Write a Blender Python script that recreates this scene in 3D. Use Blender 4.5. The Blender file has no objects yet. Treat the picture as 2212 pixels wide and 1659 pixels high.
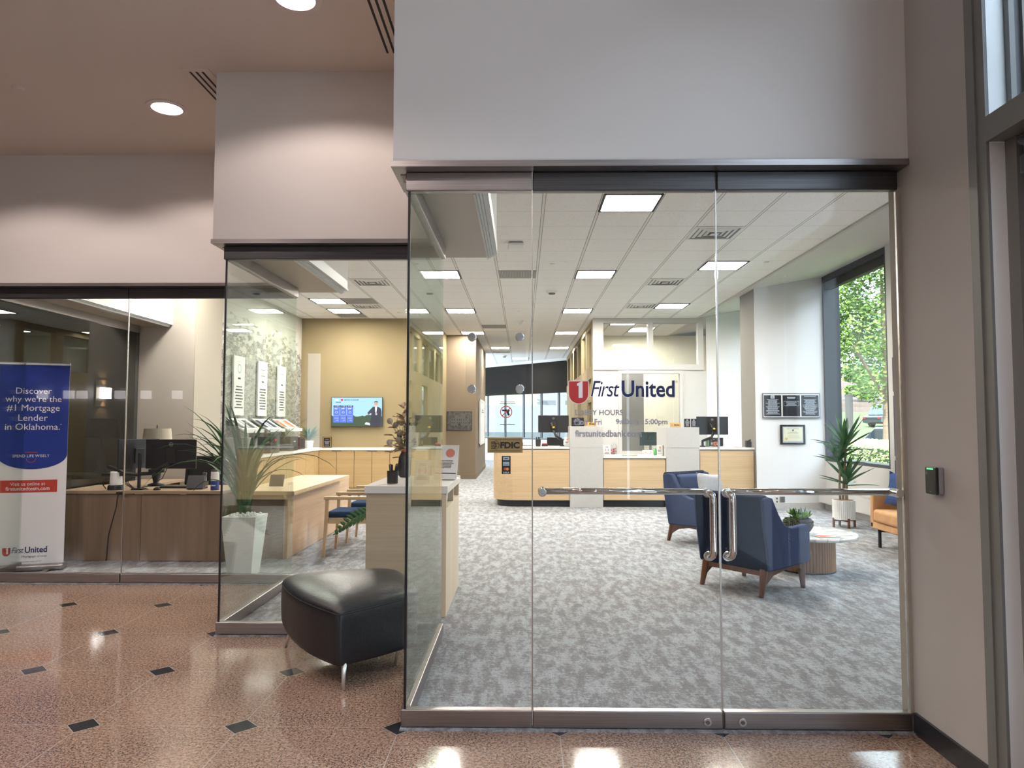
import bpy, bmesh, math, random
from math import pi, sin, cos, radians
from mathutils import Vector, Matrix
random.seed(7)
S = bpy.context.scene
COL = S.collection

# ------------------------------------------------------------------ camera, world, sun, exposure
cam_d = bpy.data.cameras.new('camera'); cam = bpy.data.objects.new('camera', cam_d); COL.objects.link(cam)
YAW, PIT, ROL, FPX = 0.014433, 0.054242, 0.0013934, 1560.04
fw = Vector((-sin(YAW)*cos(PIT), cos(YAW)*cos(PIT), sin(PIT)))
rt = Vector((cos(YAW), sin(YAW), 0)); up = rt.cross(fw)
r2 = rt*cos(ROL)+up*sin(ROL); u2 = -rt*sin(ROL)+up*cos(ROL)
m = Matrix((r2, u2, -fw)).transposed().to_4x4(); m.translation = Vector((0, 0, 1.5))
cam.matrix_world = m
cam_d.sensor_fit = 'HORIZONTAL'; cam_d.sensor_width = 36.0; cam_d.lens = 36.0*FPX/2212.0
cam_d.clip_start = 0.05; cam_d.clip_end = 900
S.camera = cam
S.view_settings.view_transform = 'Standard'; S.view_settings.look = 'None'
S.view_settings.gamma = 1.0; S.view_settings.use_curve_mapping = False
S.view_settings.exposure = 0.45
S.cycles.use_denoising = True
S.cycles.max_bounces = 10; S.cycles.diffuse_bounces = 5; S.cycles.glossy_bounces = 4
S.cycles.transparent_max_bounces = 24; S.cycles.sample_clamp_indirect = 6.0
S.cycles.caustics_reflective = False; S.cycles.caustics_refractive = False

w = bpy.data.worlds.new('sky'); S.world = w; w.use_nodes = True
bg = w.node_tree.nodes['Background']
bg.inputs[0].default_value = (0.74, 0.87, 1.0, 1); bg.inputs[1].default_value = 7.4

def lamp(name, kind, loc, energy, color=(1, 1, 1), **k):
    d = bpy.data.lights.new(name, kind); d.energy = energy; d.color = color
    rot = k.pop('rot', (0, 0, 0))
    for a, v in k.items(): setattr(d, a, v)
    o = bpy.data.objects.new(name, d); COL.objects.link(o); o.location = loc; o.rotation_euler = rot
    return o
sun = lamp('sun', 'SUN', (0, 0, 30), 11.0, (1, .95, .86), angle=radians(1.5))
sun.rotation_euler = Vector((0.35, 0.55, -1.0)).to_track_quat('-Z', 'Y').to_euler()

# ------------------------------------------------------------------ materials
MATS = {}
def N(nt, t, **k):
    n = nt.nodes.new(t)
    for a, v in k.items(): setattr(n, a, v)
    return n
def mat(name, col=(.8, .8, .8), rough=.5, metal=0., emit=None, es=0., spec=.5, bump=None, coat=0.):
    if name in MATS: return MATS[name]
    M = bpy.data.materials.new(name); M.use_nodes = True; nt = M.node_tree
    b = nt.nodes['Principled BSDF']
    b.inputs['Base Color'].default_value = (*col, 1); b.inputs['Roughness'].default_value = rough
    b.inputs['Metallic'].default_value = metal; b.inputs['Specular IOR Level'].default_value = spec
    b.inputs['Coat Weight'].default_value = coat
    if emit: b.inputs['Emission Color'].default_value = (*emit, 1); b.inputs['Emission Strength'].default_value = es
    # every material gets a faint procedural variation of its own
    tc = N(nt, 'ShaderNodeTexCoord'); no = N(nt, 'ShaderNodeTexNoise'); no.inputs['Scale'].default_value = (bump or (60, .02))[0]
    nt.links.new(tc.outputs['Object'], no.inputs['Vector'])
    bp = N(nt, 'ShaderNodeBump'); bp.inputs['Strength'].default_value = (bump or (60, .02))[1]; bp.inputs['Distance'].default_value = .01
    nt.links.new(no.outputs['Fac'], bp.inputs['Height']); nt.links.new(bp.outputs['Normal'], b.inputs['Normal'])
    MATS[name] = M; return M
def ramp(nt, fac, stops):
    r = N(nt, 'ShaderNodeValToRGB'); e = r.color_ramp.elements
    while len(e) < len(stops): e.new(.5)
    for i, (p, c) in enumerate(stops): e[i].position = p; e[i].color = (*c, 1)
    nt.links.new(fac, r.inputs[0]); return r.outputs[0]
def noise(nt, vec, scale, detail=4, rough=.55, dist=0):
    n = N(nt, 'ShaderNodeTexNoise'); n.inputs['Scale'].default_value = scale; n.inputs['Detail'].default_value = detail
    n.inputs['Roughness'].default_value = rough; n.inputs['Distortion'].default_value = dist
    nt.links.new(vec, n.inputs['Vector']); return n.outputs['Fac']
def mapped(nt, scale, coord='Object', loc=(0, 0, 0)):
    tc = N(nt, 'ShaderNodeTexCoord'); mp = N(nt, 'ShaderNodeMapping'); mp.inputs['Scale'].default_value = scale
    mp.inputs['Location'].default_value = loc
    nt.links.new(tc.outputs[coord], mp.inputs['Vector']); return mp.outputs['Vector']
def math_(nt, op, a, b=None, c=None):
    n = N(nt, 'ShaderNodeMath', operation=op)
    for i, v in enumerate((a, b, c)):
        if v is None: continue
        if isinstance(v, (int, float)): n.inputs[i].default_value = v
        else: nt.links.new(v, n.inputs[i])
    return n.outputs[0]
def mixc(nt, fac, a, b):
    n = N(nt, 'ShaderNodeMix', data_type='RGBA')
    if isinstance(fac, float): n.inputs[0].default_value = fac
    else: nt.links.new(fac, n.inputs[0])
    for i, v in ((6, a), (7, b)):
        if isinstance(v, tuple): n.inputs[i].default_value = (*v, 1)
        else: nt.links.new(v, n.inputs[i])
    return n.outputs[2]
def wood(name, c1, c2, axis, rough=.45, sc=1.0, coat=0.):
    if name in MATS: return MATS[name]
    M = mat(name, c1, rough, coat=coat); nt = M.node_tree; b = nt.nodes['Principled BSDF']
    s = {'x': (1.2, 30, 45), 'y': (30, 1.2, 45), 'z': (26, 26, 1.0)}[axis]
    v = mapped(nt, tuple(q*sc for q in s))
    f = noise(nt, v, 1.0, 5, .6, .3); f2 = noise(nt, mapped(nt, tuple(q*sc*.22 for q in s), loc=(3, 1, 2)), 1.0, 3, .5, .6)
    a = math_(nt, 'ADD', math_(nt, 'MULTIPLY', f, .6), math_(nt, 'MULTIPLY', f2, .4))
    nt.links.new(ramp(nt, a, [(.32, c2), (.62, c1)]), b.inputs['Base Color'])
    return M
def glass(name, strong=1.0, tint=(.96, .985, .97)):
    M = bpy.data.materials.new(name); M.use_nodes = True; nt = M.node_tree; nt.nodes.clear()
    out = N(nt, 'ShaderNodeOutputMaterial'); tr = N(nt, 'ShaderNodeBsdfTransparent'); gl = N(nt, 'ShaderNodeBsdfGlossy')
    gl.inputs['Roughness'].default_value = 0.0; mx = N(nt, 'ShaderNodeMixShader')
    geo = N(nt, 'ShaderNodeNewGeometry'); fr = N(nt, 'ShaderNodeFresnel')
    ior = math_(nt, 'ADD', math_(nt, 'MULTIPLY', geo.outputs['Backfacing'], 1/1.5-1.5), 1.5)
    nt.links.new(ior, fr.inputs['IOR'])
    lw = N(nt, 'ShaderNodeLayerWeight'); lw.inputs['Blend'].default_value = .5
    t = tint
    c = ramp(nt, lw.outputs['Facing'], [(0, t), (.6, tuple(q**1.5 for q in t)), (.85, tuple(q**3.5 for q in t)), (1, tuple(q**9 for q in t))])
    nt.links.new(c, tr.inputs['Color'])
    fac = math_(nt, 'MULTIPLY', fr.outputs[0], strong)
    nt.links.new(fac, mx.inputs[0]); nt.links.new(tr.outputs[0], mx.inputs[1]); nt.links.new(gl.outputs[0], mx.inputs[2])
    nt.links.new(mx.outputs[0], out.inputs[0]); MATS[name] = M; return M

def make_granite():
    M = mat('granite', (.4, .25, .2), .09, spec=.5); nt = M.node_tree; b = nt.nodes['Principled BSDF']
    b.inputs['Normal'].links[0].from_node.inputs['Strength'].default_value = 0
    P = mapped(nt, (1, 1, 1)); g1 = noise(nt, P, 120, 3, .65); g2 = noise(nt, P, 60, 4, .7); g3 = noise(nt, P, 2.2, 3, .5)
    base = ramp(nt, g2, [(.36, (.15, .09, .062)), (.5, (.33, .215, .16)), (.64, (.45, .32, .25))])
    dark = ramp(nt, math_(nt, 'ADD', g1, math_(nt, 'MULTIPLY', math_(nt, 'SUBTRACT', g3, .5), .18)), [(.40, (1, 1, 1)), (.45, (0, 0, 0))])
    col = mixc(nt, dark, base, (.05, .04, .038))
    sx = N(nt, 'ShaderNodeSeparateXYZ'); nt.links.new(P, sx.inputs[0])
    def fold(o, x0):
        q = math_(nt, 'FRACT', math_(nt, 'ADD', math_(nt, 'DIVIDE', math_(nt, 'SUBTRACT', o, x0), .7855), 100.5))
        return math_(nt, 'MULTIPLY', math_(nt, 'ABSOLUTE', math_(nt, 'SUBTRACT', q, .5)), .7855)
    u = fold(sx.outputs[0], -.605); v = fold(sx.outputs[1], 3.64)
    s = math_(nt, 'ADD', u, v)
    gro = math_(nt, 'MAXIMUM', math_(nt, 'LESS_THAN', u, .0022), math_(nt, 'LESS_THAN', v, .0015))
    gro = math_(nt, 'MAXIMUM', gro, math_(nt, 'LESS_THAN', s, .086))
    col = mixc(nt, gro, col, (.42, .38, .35))
    col = mixc(nt, math_(nt, 'LESS_THAN', s, .081), col, (.028, .028, .033))
    nt.links.new(col, b.inputs['Base Color']); return M
def make_carpet():
    M = mat('carpet', (.3, .3, .3), .95, spec=.1); nt = M.node_tree; b = nt.nodes['Principled BSDF']
    P = mapped(nt, (1, 1, 1)); Pv = mapped(nt, (10.0, 3.4, 1)); Ph = mapped(nt, (1.0, 8.0, 1))
    a = noise(nt, Pv, 1.3, 7, .68, .25); h = noise(nt, Ph, 9, 4, .7); f = noise(nt, P, 130, 3, .6); k = noise(nt, P, 38, 5, .8)
    t = math_(nt, 'ADD', math_(nt, 'MULTIPLY', a, .50), math_(nt, 'MULTIPLY', h, .18))
    t = math_(nt, 'ADD', t, math_(nt, 'MULTIPLY', k, .32))
    c = ramp(nt, t, [(.40, (.22, .215, .225)), (.485, (.28, .278, .288)), (.53, (.41, .425, .45)), (.62, (.47, .49, .52))])
    c = mixc(nt, math_(nt, 'MULTIPLY', math_(nt, 'SUBTRACT', .64, f), 1.5), c, (.10, .10, .105))
    nt.links.new(c, b.inputs['Base Color'])
    bp = b.inputs['Normal'].links[0].from_node; bp.inputs['Strength'].default_value = .5
    return M
def make_tile():
    M = mat('acoustic_tile', (.72, .71, .67), .9, spec=.1); nt = M.node_tree; b = nt.nodes['Principled BSDF']
    P = mapped(nt, (1, 1, 1)); sx = N(nt, 'ShaderNodeSeparateXYZ'); nt.links.new(P, sx.inputs[0])
    def fold(o, x0, s):
        q = math_(nt, 'FRACT', math_(nt, 'ADD', math_(nt, 'DIVIDE', math_(nt, 'SUBTRACT', o, x0), s), 100.5))
        return math_(nt, 'MULTIPLY', math_(nt, 'ABSOLUTE', math_(nt, 'SUBTRACT', q, .5)), s)
    u = fold(sx.outputs[0], 1.469, .62); v = fold(sx.outputs[1], 7.3875, .625)
    f = noise(nt, mapped(nt, (1, 1.7, 1)), 48, 2, .6, 1.2)
    c = mixc(nt, math_(nt, 'LESS_THAN', f, .335), (.90, .885, .87), (.50, .48, .46))
    c = mixc(nt, math_(nt, 'LESS_THAN', v, .004), c, (.58, .56, .53))
    c = mixc(nt, math_(nt, 'LESS_THAN', u, .017), c, (.80, .79, .76))
    ring = math_(nt, 'LESS_THAN', math_(nt, 'ABSOLUTE', math_(nt, 'SUBTRACT', u, .017)), .004)
    c = mixc(nt, ring, c, (.32, .31, .29))
    nt.links.new(c, b.inputs['Base Color']); return M
def noisy(name, stops, scale, rough=.8, detail=5, sc3=(1, 1, 1), bump=.1, spec=.3, dist=0, metal=0.):
    M = mat(name, stops[0][1], rough, metal, spec=spec, bump=(scale, bump)); nt = M.node_tree; b = nt.nodes['Principled BSDF']
    nt.links.new(ramp(nt, noise(nt, mapped(nt, sc3), scale, detail, .6, dist), stops), b.inputs['Base Color']); return M

GRANITE, CARPET, TILE = make_granite(), make_carpet(), make_tile()
PAINT = mat('lobby_paint', (.60, .565, .53), .85, spec=.2)
PAINT_A = mat('grey_paint', (.80, .775, .74), .85, spec=.2)
PAINT_R = mat('taupe_paint', (.52, .505, .49), .85, spec=.2)
CEILP = mat('lobby_ceiling_paint', (.62, .55, .50), .9, spec=.1)
WHITE = mat('bank_white', (.54, .53, .515), .8, spec=.2)
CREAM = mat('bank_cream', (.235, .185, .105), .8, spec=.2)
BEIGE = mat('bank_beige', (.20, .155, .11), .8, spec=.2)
TAUPE = mat('column_taupe', (.40, .375, .33), .8, spec=.2)
SOFF = mat('brown_soffit', (.40, .35, .28), .35, spec=.4)
STEEL = noisy('brushed_steel', [(.3, (.30, .275, .27)), (.7, (.42, .39, .38))], 6, .33, 4, (.3, 20, 30), .02, metal=1.0)
STEELD = noisy('dark_brushed_steel', [(.3, (.085, .082, .085)), (.7, (.13, .125, .125))], 6, .36, 4, (.3, 20, 30), .02, metal=1.0)
CHROME = mat('chrome', (.75, .74, .72), .08, 1.0)
SATIN = mat('satin_metal', (.62, .60, .58), .25, 1.0); LEGM = mat('leg_aluminium', (.86, .85, .84), .34, .85)
BLACK = mat('black_plastic', (.012, .012, .014), .42)
BLACKM = mat('black_matte', (.018, .017, .017), .75)
SEAL = mat('black_seal', (.006, .006, .007), .5)
GLASS = glass('clear_glass', .42, (.994, .998, .996)); GLASSR = glass('return_glass', 1.0, (.965, .988, .972)); GLASSW = glass('window_glass', .8, (.96, .975, .97)); GLASST = glass('tinted_glass', .8, (.74, .75, .76))
ACRYL = glass('acrylic', .8, (.97, .98, .98))
MAPLEX = wood('maple_x', (.62, .46, .28), (.50, .35, .20), 'x')
MAPLEX2 = wood('maple_cabinet', (.47, .33, .16), (.39, .26, .12), 'x')
MAPLEY = wood('maple_y', (.58, .40, .26), (.46, .30, .18), 'y')
MAPLEZ = wood('maple_z', (.60, .42, .25), (.48, .32, .18), 'z')
KIOSKW = wood('kiosk_laminate', (.58, .49, .35), (.47, .39, .27), 'x')
KIOSKL = wood('kiosk_side', (.72, .60, .44), (.62, .50, .35), 'z')
WALNUT = wood('greige_walnut', (.27, .185, .12), (.17, .115, .075), 'z', sc=.6)
WALNUTT = wood('greige_walnut_top', (.40, .29, .19), (.30, .21, .14), 'x')
LEGW = wood('walnut_leg', (.17, .065, .028), (.10, .038, .018), 'z', .35)
LAMIN = noisy('white_laminate', [(.4, (.47, .46, .45)), (.6, (.52, .515, .505))], 120, .45, 3, bump=.01)
WTOP = mat('white_top', (.80, .79, .76), .25)
KICK = mat('toe_kick', (.012, .013, .018), .5)
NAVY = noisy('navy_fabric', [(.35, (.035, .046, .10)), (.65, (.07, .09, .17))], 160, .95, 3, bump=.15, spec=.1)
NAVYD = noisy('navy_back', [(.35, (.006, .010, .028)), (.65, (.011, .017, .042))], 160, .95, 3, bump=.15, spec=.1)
BLUEP = noisy('blue_pillow', [(.35, (.04, .07, .19)), (.65, (.09, .13, .29))], 130, .95, 3, bump=.5, spec=.1)
SEATB = noisy('seat_blue', [(.35, (.012, .035, .09)), (.65, (.022, .055, .125))], 160, .9, 3, bump=.3, spec=.1)
GREYP = noisy('grey_pillow', [(.35, (.45, .45, .47)), (.65, (.58, .58, .60))], 130, .95, 3, bump=.4, spec=.1)
TAN = noisy('tan_leather', [(.3, (.50, .26, .11)), (.7, (.60, .34, .17))], 9, .5, 4, bump=.05)
BLEATH = mat('black_leather', (.014, .015, .019), .36, spec=.55, bump=(70, .12))
MARBLE = noisy('marble', [(.46, (.78, .77, .75)), (.5, (.45, .42, .40)), (.53, (.80, .79, .77))], 2.0, .2, 6, dist=1.5, bump=0)
DARKP = noisy('ribbed_dark_pot', [(.3, (.035, .03, .03)), (.7, (.07, .06, .06))], 30, .7)
WPOT = mat('white_pot', (.80, .80, .79), .5)
LEAF = noisy('leaf_green', [(.3, (.025, .085, .035)), (.7, (.07, .17, .07))], 12, .45)
LEAFB = noisy('leaf_bright', [(.3, (.14, .30, .05)), (.7, (.36, .52, .16))], 25, .5)
LEAFD = noisy('leaf_dark', [(.3, (.04, .075, .02)), (.7, (.10, .14, .05))], 12, .5)
TRUNK = noisy('plant_trunk', [(.3, (.16, .11, .07)), (.7, (.33, .25, .18))], 40, .9, bump=.5)
RED = mat('sign_red', (.52, .035, .03), .45); NAVYI = mat('sign_navy', (.012, .022, .10), .45)
WINK = mat('sign_white', (.85, .85, .86), .5); GINK = mat('sign_grey', (.45, .45, .48), .5)
SILV = mat('sign_silver', (.33, .33, .37), .6); BRASS = mat('brass_plate', (.30, .21, .075), .45)
KINK = mat('sign_black', (.015, .015, .017), .5); GOLD = mat('gold_sign', (.62, .38, .12), .5)
PAPER = mat('paper', (.78, .78, .76), .7); PLAQ = mat('black_plaque', (.015, .015, .02), .25)
BANB = noisy('banner_blue', [(.3, (.012, .035, .24)), (.7, (.02, .05, .32))], 3, .6)
ORANGE = mat('orange_paper', (.75, .16, .05), .6); CUPBLUE = mat('cup_blue', (.02, .05, .2), .4)
SKINR = mat('ad_pink', (.62, .22, .16), .6)

# ------------------------------------------------------------------ mesh helpers
class MB:
    def __init__(s, o=(0, 0, 0)): s.v = []; s.f = []; s.mi = []; s.o = Vector(o); s.cur = 0
    def add(s, vs, fs):
        b = len(s.v); s.v += [Vector(q)-s.o for q in vs]
        for f in fs: s.f.append([b+i for i in f]); s.mi.append(s.cur)
        return s
    def box(s, x0, x1, y0, y1, z0, z1):
        v = [(x, y, z) for z in (z0, z1) for y in (y0, y1) for x in (x0, x1)]
        return s.add(v, [(0, 2, 3, 1), (4, 5, 7, 6), (0, 1, 5, 4), (2, 6, 7, 3), (0, 4, 6, 2), (1, 3, 7, 5)])
    def obox(s, c, size, ax=(1, 0, 0), ay=(0, 1, 0), az=(0, 0, 1)):
        c = Vector(c); ax, ay, az = Vector(ax), Vector(ay), Vector(az)
        v = [c+ax*(size[0]*i/2)+ay*(size[1]*j/2)+az*(size[2]*k/2) for k in (-1, 1) for j in (-1, 1) for i in (-1, 1)]
        return s.add(v, [(0, 2, 3, 1), (4, 5, 7, 6), (0, 1, 5, 4), (2, 6, 7, 3), (0, 4, 6, 2), (1, 3, 7, 5)])
    def cyl(s, p0, p1, r0, r1=None, n=16, cap=True):
        p0, p1 = Vector(p0), Vector(p1); r1 = r0 if r1 is None else r1
        d = (p1-p0).normalized(); a = d.orthogonal().normalized(); b = d.cross(a)
        v = []
        for p, r in ((p0, r0), (p1, r1)):
            v += [p+(a*cos(2*pi*i/n)+b*sin(2*pi*i/n))*r for i in range(n)]
        f = [(i, (i+1) % n, n+(i+1) % n, n+i) for i in range(n)]
        if cap: f += [tuple(range(n))[::-1], tuple(range(n, 2*n))]
        return s.add(v, f)
    def tube(s, pts, r, n=12, rs=None):
        P = [Vector(p) for p in pts]; m_ = len(P); v = []; a = None
        for i, p in enumerate(P):
            d = (P[min(i+1, m_-1)]-P[max(i-1, 0)]).normalized()
            if a is None: a = d.orthogonal().normalized()
            else: a = (a-d*a.dot(d)).normalized()
            b = d.cross(a); rr = rs[i] if rs else r
            v += [p+(a*cos(2*pi*k/n)+b*sin(2*pi*k/n))*rr for k in range(n)]
        f = [(i*n+k, i*n+(k+1) % n, (i+1)*n+(k+1) % n, (i+1)*n+k) for i in range(m_-1) for k in range(n)]
        f += [tuple(range(n))[::-1], tuple(range((m_-1)*n, m_*n))]
        return s.add(v, f)
    def lathe(s, prof, c=(0, 0, 0), n=32, rib=0, nr=0):
        c = Vector(c); v = []
        for r, z in prof:
            for i in range(n):
                q = r*(1+rib*(1 if (i*nr*2//n) % 2 else 0)) if rib else r
                v.append(c+Vector((q*cos(2*pi*i/n), q*sin(2*pi*i/n), z)))
        k = len(prof)
        f = [(j*n+i, j*n+(i+1) % n, (j+1)*n+(i+1) % n, (j+1)*n+i) for j in range(k-1) for i in range(n)]
        f += [tuple(range(n))[::-1], tuple(range((k-1)*n, k*n))]
        return s.add(v, f)
    def prism(s, poly, o, ax, ay, az, t):
        """poly in 2d (ax, ay) about origin o, extruded t along az"""
        o, ax, ay, az = Vector(o), Vector(ax), Vector(ay), Vector(az); n = len(poly)
        v = [o+ax*x+ay*y for x, y in poly]+[o+ax*x+ay*y+az*t for x, y in poly]
        return s.add(v, [tuple(range(n))[::-1], tuple(range(n, 2*n))]+[(i, (i+1) % n, n+(i+1) % n, n+i) for i in range(n)])
    def leaf(s, p0, d, L, wd, droop=.3, up_=(0, 0, 1), seg=5, fold=.25):
        """a tapering arching blade"""
        p = Vector(p0); d = Vector(d).normalized(); side = d.cross(Vector(up_)); side = side.normalized() if side.length > 1e-3 else Vector((1, 0, 0))
        v = []; f = []
        for i in range(seg+1):
            t = i/seg; ww = wd*(sin(pi*min(1, .18+t*.82))**.7 if i < seg else .02)
            nrm = side.cross(d).normalized()
            v += [p-side*ww/2, p-nrm*ww*fold, p+side*ww/2]
            d = (d-Vector((0, 0, 1))*droop/seg*(1+t)).normalized(); p = p+d*L/seg
        for i in range(seg):
            a = i*3; f += [(a, a+1, a+4, a+3), (a+1, a+2, a+5, a+4)]
        return s.add(v, f)
    def build(s, name, mat_, parent=None, bevel=0, seg=2, smooth=False, sub=0, solid=0, flip=False):
        me = bpy.data.meshes.new(name); me.from_pydata([tuple(q) for q in s.v], [], s.f)
        ms = mat_ if isinstance(mat_, (list, tuple)) else [mat_]
        for q in ms: me.materials.append(q)
        for p, i in zip(me.polygons, s.mi): p.material_index = i; p.use_smooth = smooth
        bm = bmesh.new(); bm.from_mesh(me); bmesh.ops.recalc_face_normals(bm, faces=bm.faces); bm.to_mesh(me); bm.free()
        o = bpy.data.objects.new(name, me); COL.objects.link(o)
        if parent: o.parent = parent
        if solid: q = o.modifiers.new('s', 'SOLIDIFY'); q.thickness = solid
        if bevel:
            q = o.modifiers.new('b', 'BEVEL'); q.width = bevel; q.segments = seg; q.limit_method = 'ANGLE'; q.angle_limit = radians(50)
            if seg > 1:
                for p in me.polygons: p.use_smooth = True
                q2 = o.modifiers.new('w', 'WEIGHTED_NORMAL'); q2.keep_sharp = True
        if sub: q = o.modifiers.new('u', 'SUBSURF'); q.levels = q.render_levels = sub
        return o

def tag(o, label=None, cat=None, group=None, kind=None):
    if label: o['label'] = label
    if cat: o['category'] = cat
    if group: o['group'] = group
    if kind: o['kind'] = kind
    return o
def thing(name, label, cat, loc=(0, 0, 0), rz=0, group=None):
    o = bpy.data.objects.new(name, None); COL.objects.link(o); o.location = loc; o.rotation_euler = (0, 0, rz); o.empty_display_size = .1
    return tag(o, label, cat, group)
def struct(name, loc=None):
    if loc is None: return None
    o = bpy.data.objects.new(name, None); COL.objects.link(o); o.location = loc; o['kind'] = 'structure'; return o
def sbox(name, m_, *b, bevel=0):
    mb = MB()
    for q in (b if isinstance(b[0], tuple) else [b]): mb.box(*q)
    return tag(mb.build(name, m_, bevel=bevel), kind='structure')
def copy_tree(o, parent=None):
    kids = [c for c in o.children]; c = o.copy(); COL.objects.link(c)
    if parent: c.parent = parent
    for k in kids: copy_tree(k, c)
    return c
def unit(name, m_, boxes, parent, bevel=0, o=(0, 0, 0)):
    mb = MB(o)
    for b in boxes: mb.box(*b)
    return mb.build(name, m_, parent, bevel=bevel)

def text_verts(body, bold=0., shear=0., space=1.0, align='CENTER'):
    cu = bpy.data.curves.new('t', 'FONT'); cu.body = body; cu.size = 1; cu.offset = bold; cu.shear = shear
    cu.space_character = space; cu.align_x = align; cu.resolution_u = 3; cu.space_line = .95
    ob = bpy.data.objects.new('t', cu); COL.objects.link(ob)
    me = bpy.data.meshes.new_from_object(ob.evaluated_get(bpy.context.evaluated_depsgraph_get()))
    vs = [v.co.copy() for v in me.vertices]; fs = [tuple(p.vertices) for p in me.polygons]
    bpy.data.objects.remove(ob); bpy.data.curves.remove(cu); bpy.data.meshes.remove(me)
    return vs, fs
def put_text(mb, body, c, w_, h_=None, ax=(1, 0, 0), ay=(0, 0, 1), bold=0., shear=0., space=1.0, align='CENTER'):
    """write text centred at c, w_ wide (and h_ tall) on the plane (ax, ay)"""
    vs, fs = text_verts(body, bold, shear, space, align)
    if not vs: return mb
    x0, x1 = min(v.x for v in vs), max(v.x for v in vs); y0, y1 = min(v.y for v in vs), max(v.y for v in vs)
    sx = w_/(x1-x0); sy = h_/(y1-y0) if h_ else sx
    c, ax, ay = Vector(c), Vector(ax), Vector(ay)
    mb.add([c+ax*((v.x-(x0+x1)/2)*sx)+ay*((v.y-(y0+y1)/2)*sy) for v in vs], fs); return mb
def rect(mb, c, w_, h_, ax=(1, 0, 0), ay=(0, 0, 1), nrm=None, t=.0):
    c, ax, ay = Vector(c), Vector(ax), Vector(ay)
    v = [c+ax*(i*w_/2)+ay*(j*h_/2) for i, j in ((-1, -1), (1, -1), (1, 1), (-1, 1))]
    if nrm is not None and t:
        n = Vector(nrm)*t; mb.add(v+[q+n for q in v], [(0, 1, 2, 3), (4, 5, 6, 7), (0, 1, 5, 4), (1, 2, 6, 5), (2, 3, 7, 6), (3, 0, 4, 7)])
    else: mb.add(v, [(0, 1, 2, 3)])
    return mb
def poly(mb, pts, c, ax=(1, 0, 0), ay=(0, 0, 1)):
    c, ax, ay = Vector(c), Vector(ax), Vector(ay); mb.add([c+ax*x+ay*y for x, y in pts], [tuple(range(len(pts)))]); return mb
def text_lines(mb, c, w_, h_, n, ax=(1, 0, 0), ay=(0, 0, 1), seed=1, centre=True, fill=.45):
    """rows of small print, too small to read"""
    rnd = random.Random(seed); c, ax, ay = Vector(c), Vector(ax), Vector(ay); st = h_/n
    for i in range(n):
        L = w_*rnd.uniform(.55, 1.0); y = h_/2-st*(i+.5); x = -L/2 if centre else -w_/2
        while L > 0:
            q = min(L, w_*rnd.uniform(.04, .13)); rect(mb, c+ax*(x+q/2)+ay*y, q*.85, st*fill, ax, ay); x += q; L -= q
    return mb
def shield(mb, c, w_, h_, ax=(1, 0, 0), ay=(0, 0, 1), n=14):
    r = w_/2; pts = [(-r, h_/2), (-r, -h_/2+r)]+[(r*cos(pi+pi*i/n), -h_/2+r+r*sin(pi+pi*i/n)) for i in range(1, n)]+[(r, -h_/2+r), (r, h_/2)]
    return poly(mb, pts, c, ax, ay)
def logo(mb, c, W, ax=(1, 0, 0), ay=(0, 0, 1), nrm=(0, -1, 0), mono=None):
    """shield and FirstUnited wordmark, W wide, centred at c. Slots: 0 red, 1 white, 2 navy"""
    c, X, Y, n = Vector(c), Vector(ax), Vector(ay), Vector(nrm)
    sw = W*.178; sh = W*.205; sc = c-X*(W/2-sw/2)-Y*W*.012
    mb.cur = 1; shield(mb, sc, sw*1.06, sh*1.06, X, Y)
    mb.cur = 0; shield(mb, sc+n*.0006, sw, sh, X, Y)
    mb.cur = 1; u = sw
    poly(mb, [(-.08*u, .46*u), (.14*u, .575*u), (.21*u, .575*u), (.21*u, -.28*u), (.0*u, -.28*u), (.0*u, .36*u), (-.08*u, .34*u)], sc+n*.0012, X, Y)
    for cur, off, bd in ((1, .0004, .012), (2, .0010, 0)):
        mb.cur = cur
        put_text(mb, 'First', c+n*off-X*W*(.5-.178-.025-.132)+Y*W*.022, W*(.265+bd), W*(.143+bd), X, Y, bold=.0, shear=.28, space=.9)
        put_text(mb, 'United', c+n*off+X*W*(.5-.025-.243)+Y*W*.022, W*(.487+bd), W*(.155+bd), X, Y, bold=.022, space=1.0)
    mb.cur = 2; put_text(mb, '®', c+n*.001+X*W*.494+Y*W*.088, W*.022, None, X, Y)
    return mb

# ------------------------------------------------------------------ the shell
ZC, ZL, ZS = 3.88, 4.04, 2.80          # bank ceiling, lobby ceiling, bulkhead soffit
sbox('floor_lobby', GRANITE, (-14, 2.6, -6, 16, -.12, 0))
sbox('floor_bank', CARPET, (-.60, 1.915, 3.60, 30, 0, .006), (-2.17, -.60, 5.14, 30, 0, .006), (-5.08, -2.17, 6.74, 30, 0, .006), (1.915, 5.45, 3.60, 30, -.1, .006))
sbox('ceiling_lobby', CEILP, (-14, 1.95, -6, 16, ZL, ZL+.1))
sbox('ceiling_bank', TILE, (1.93, 3.96, 3.72, 3.95, ZC, ZC+.05), (-.2, 3.96, 3.95, 31, ZC, ZC+.05), (-1.72, -.2, 5.5, 31, ZC, ZC+.05), (-4.66, -1.72, 7.0, 31, ZC, ZC+.05), (-5.2, -4.66, 9.4, 31, ZC, ZC+.05))
sbox('sun_block_roof', TAUPE, (-14.5, 5.9, 3.1, 31, 4.5, 4.7), (-14.5, 2.05, -6.5, 3.1, 4.5, 4.7))  # out-of-view slab that blocks the sun, cut back to admit sky light
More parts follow.
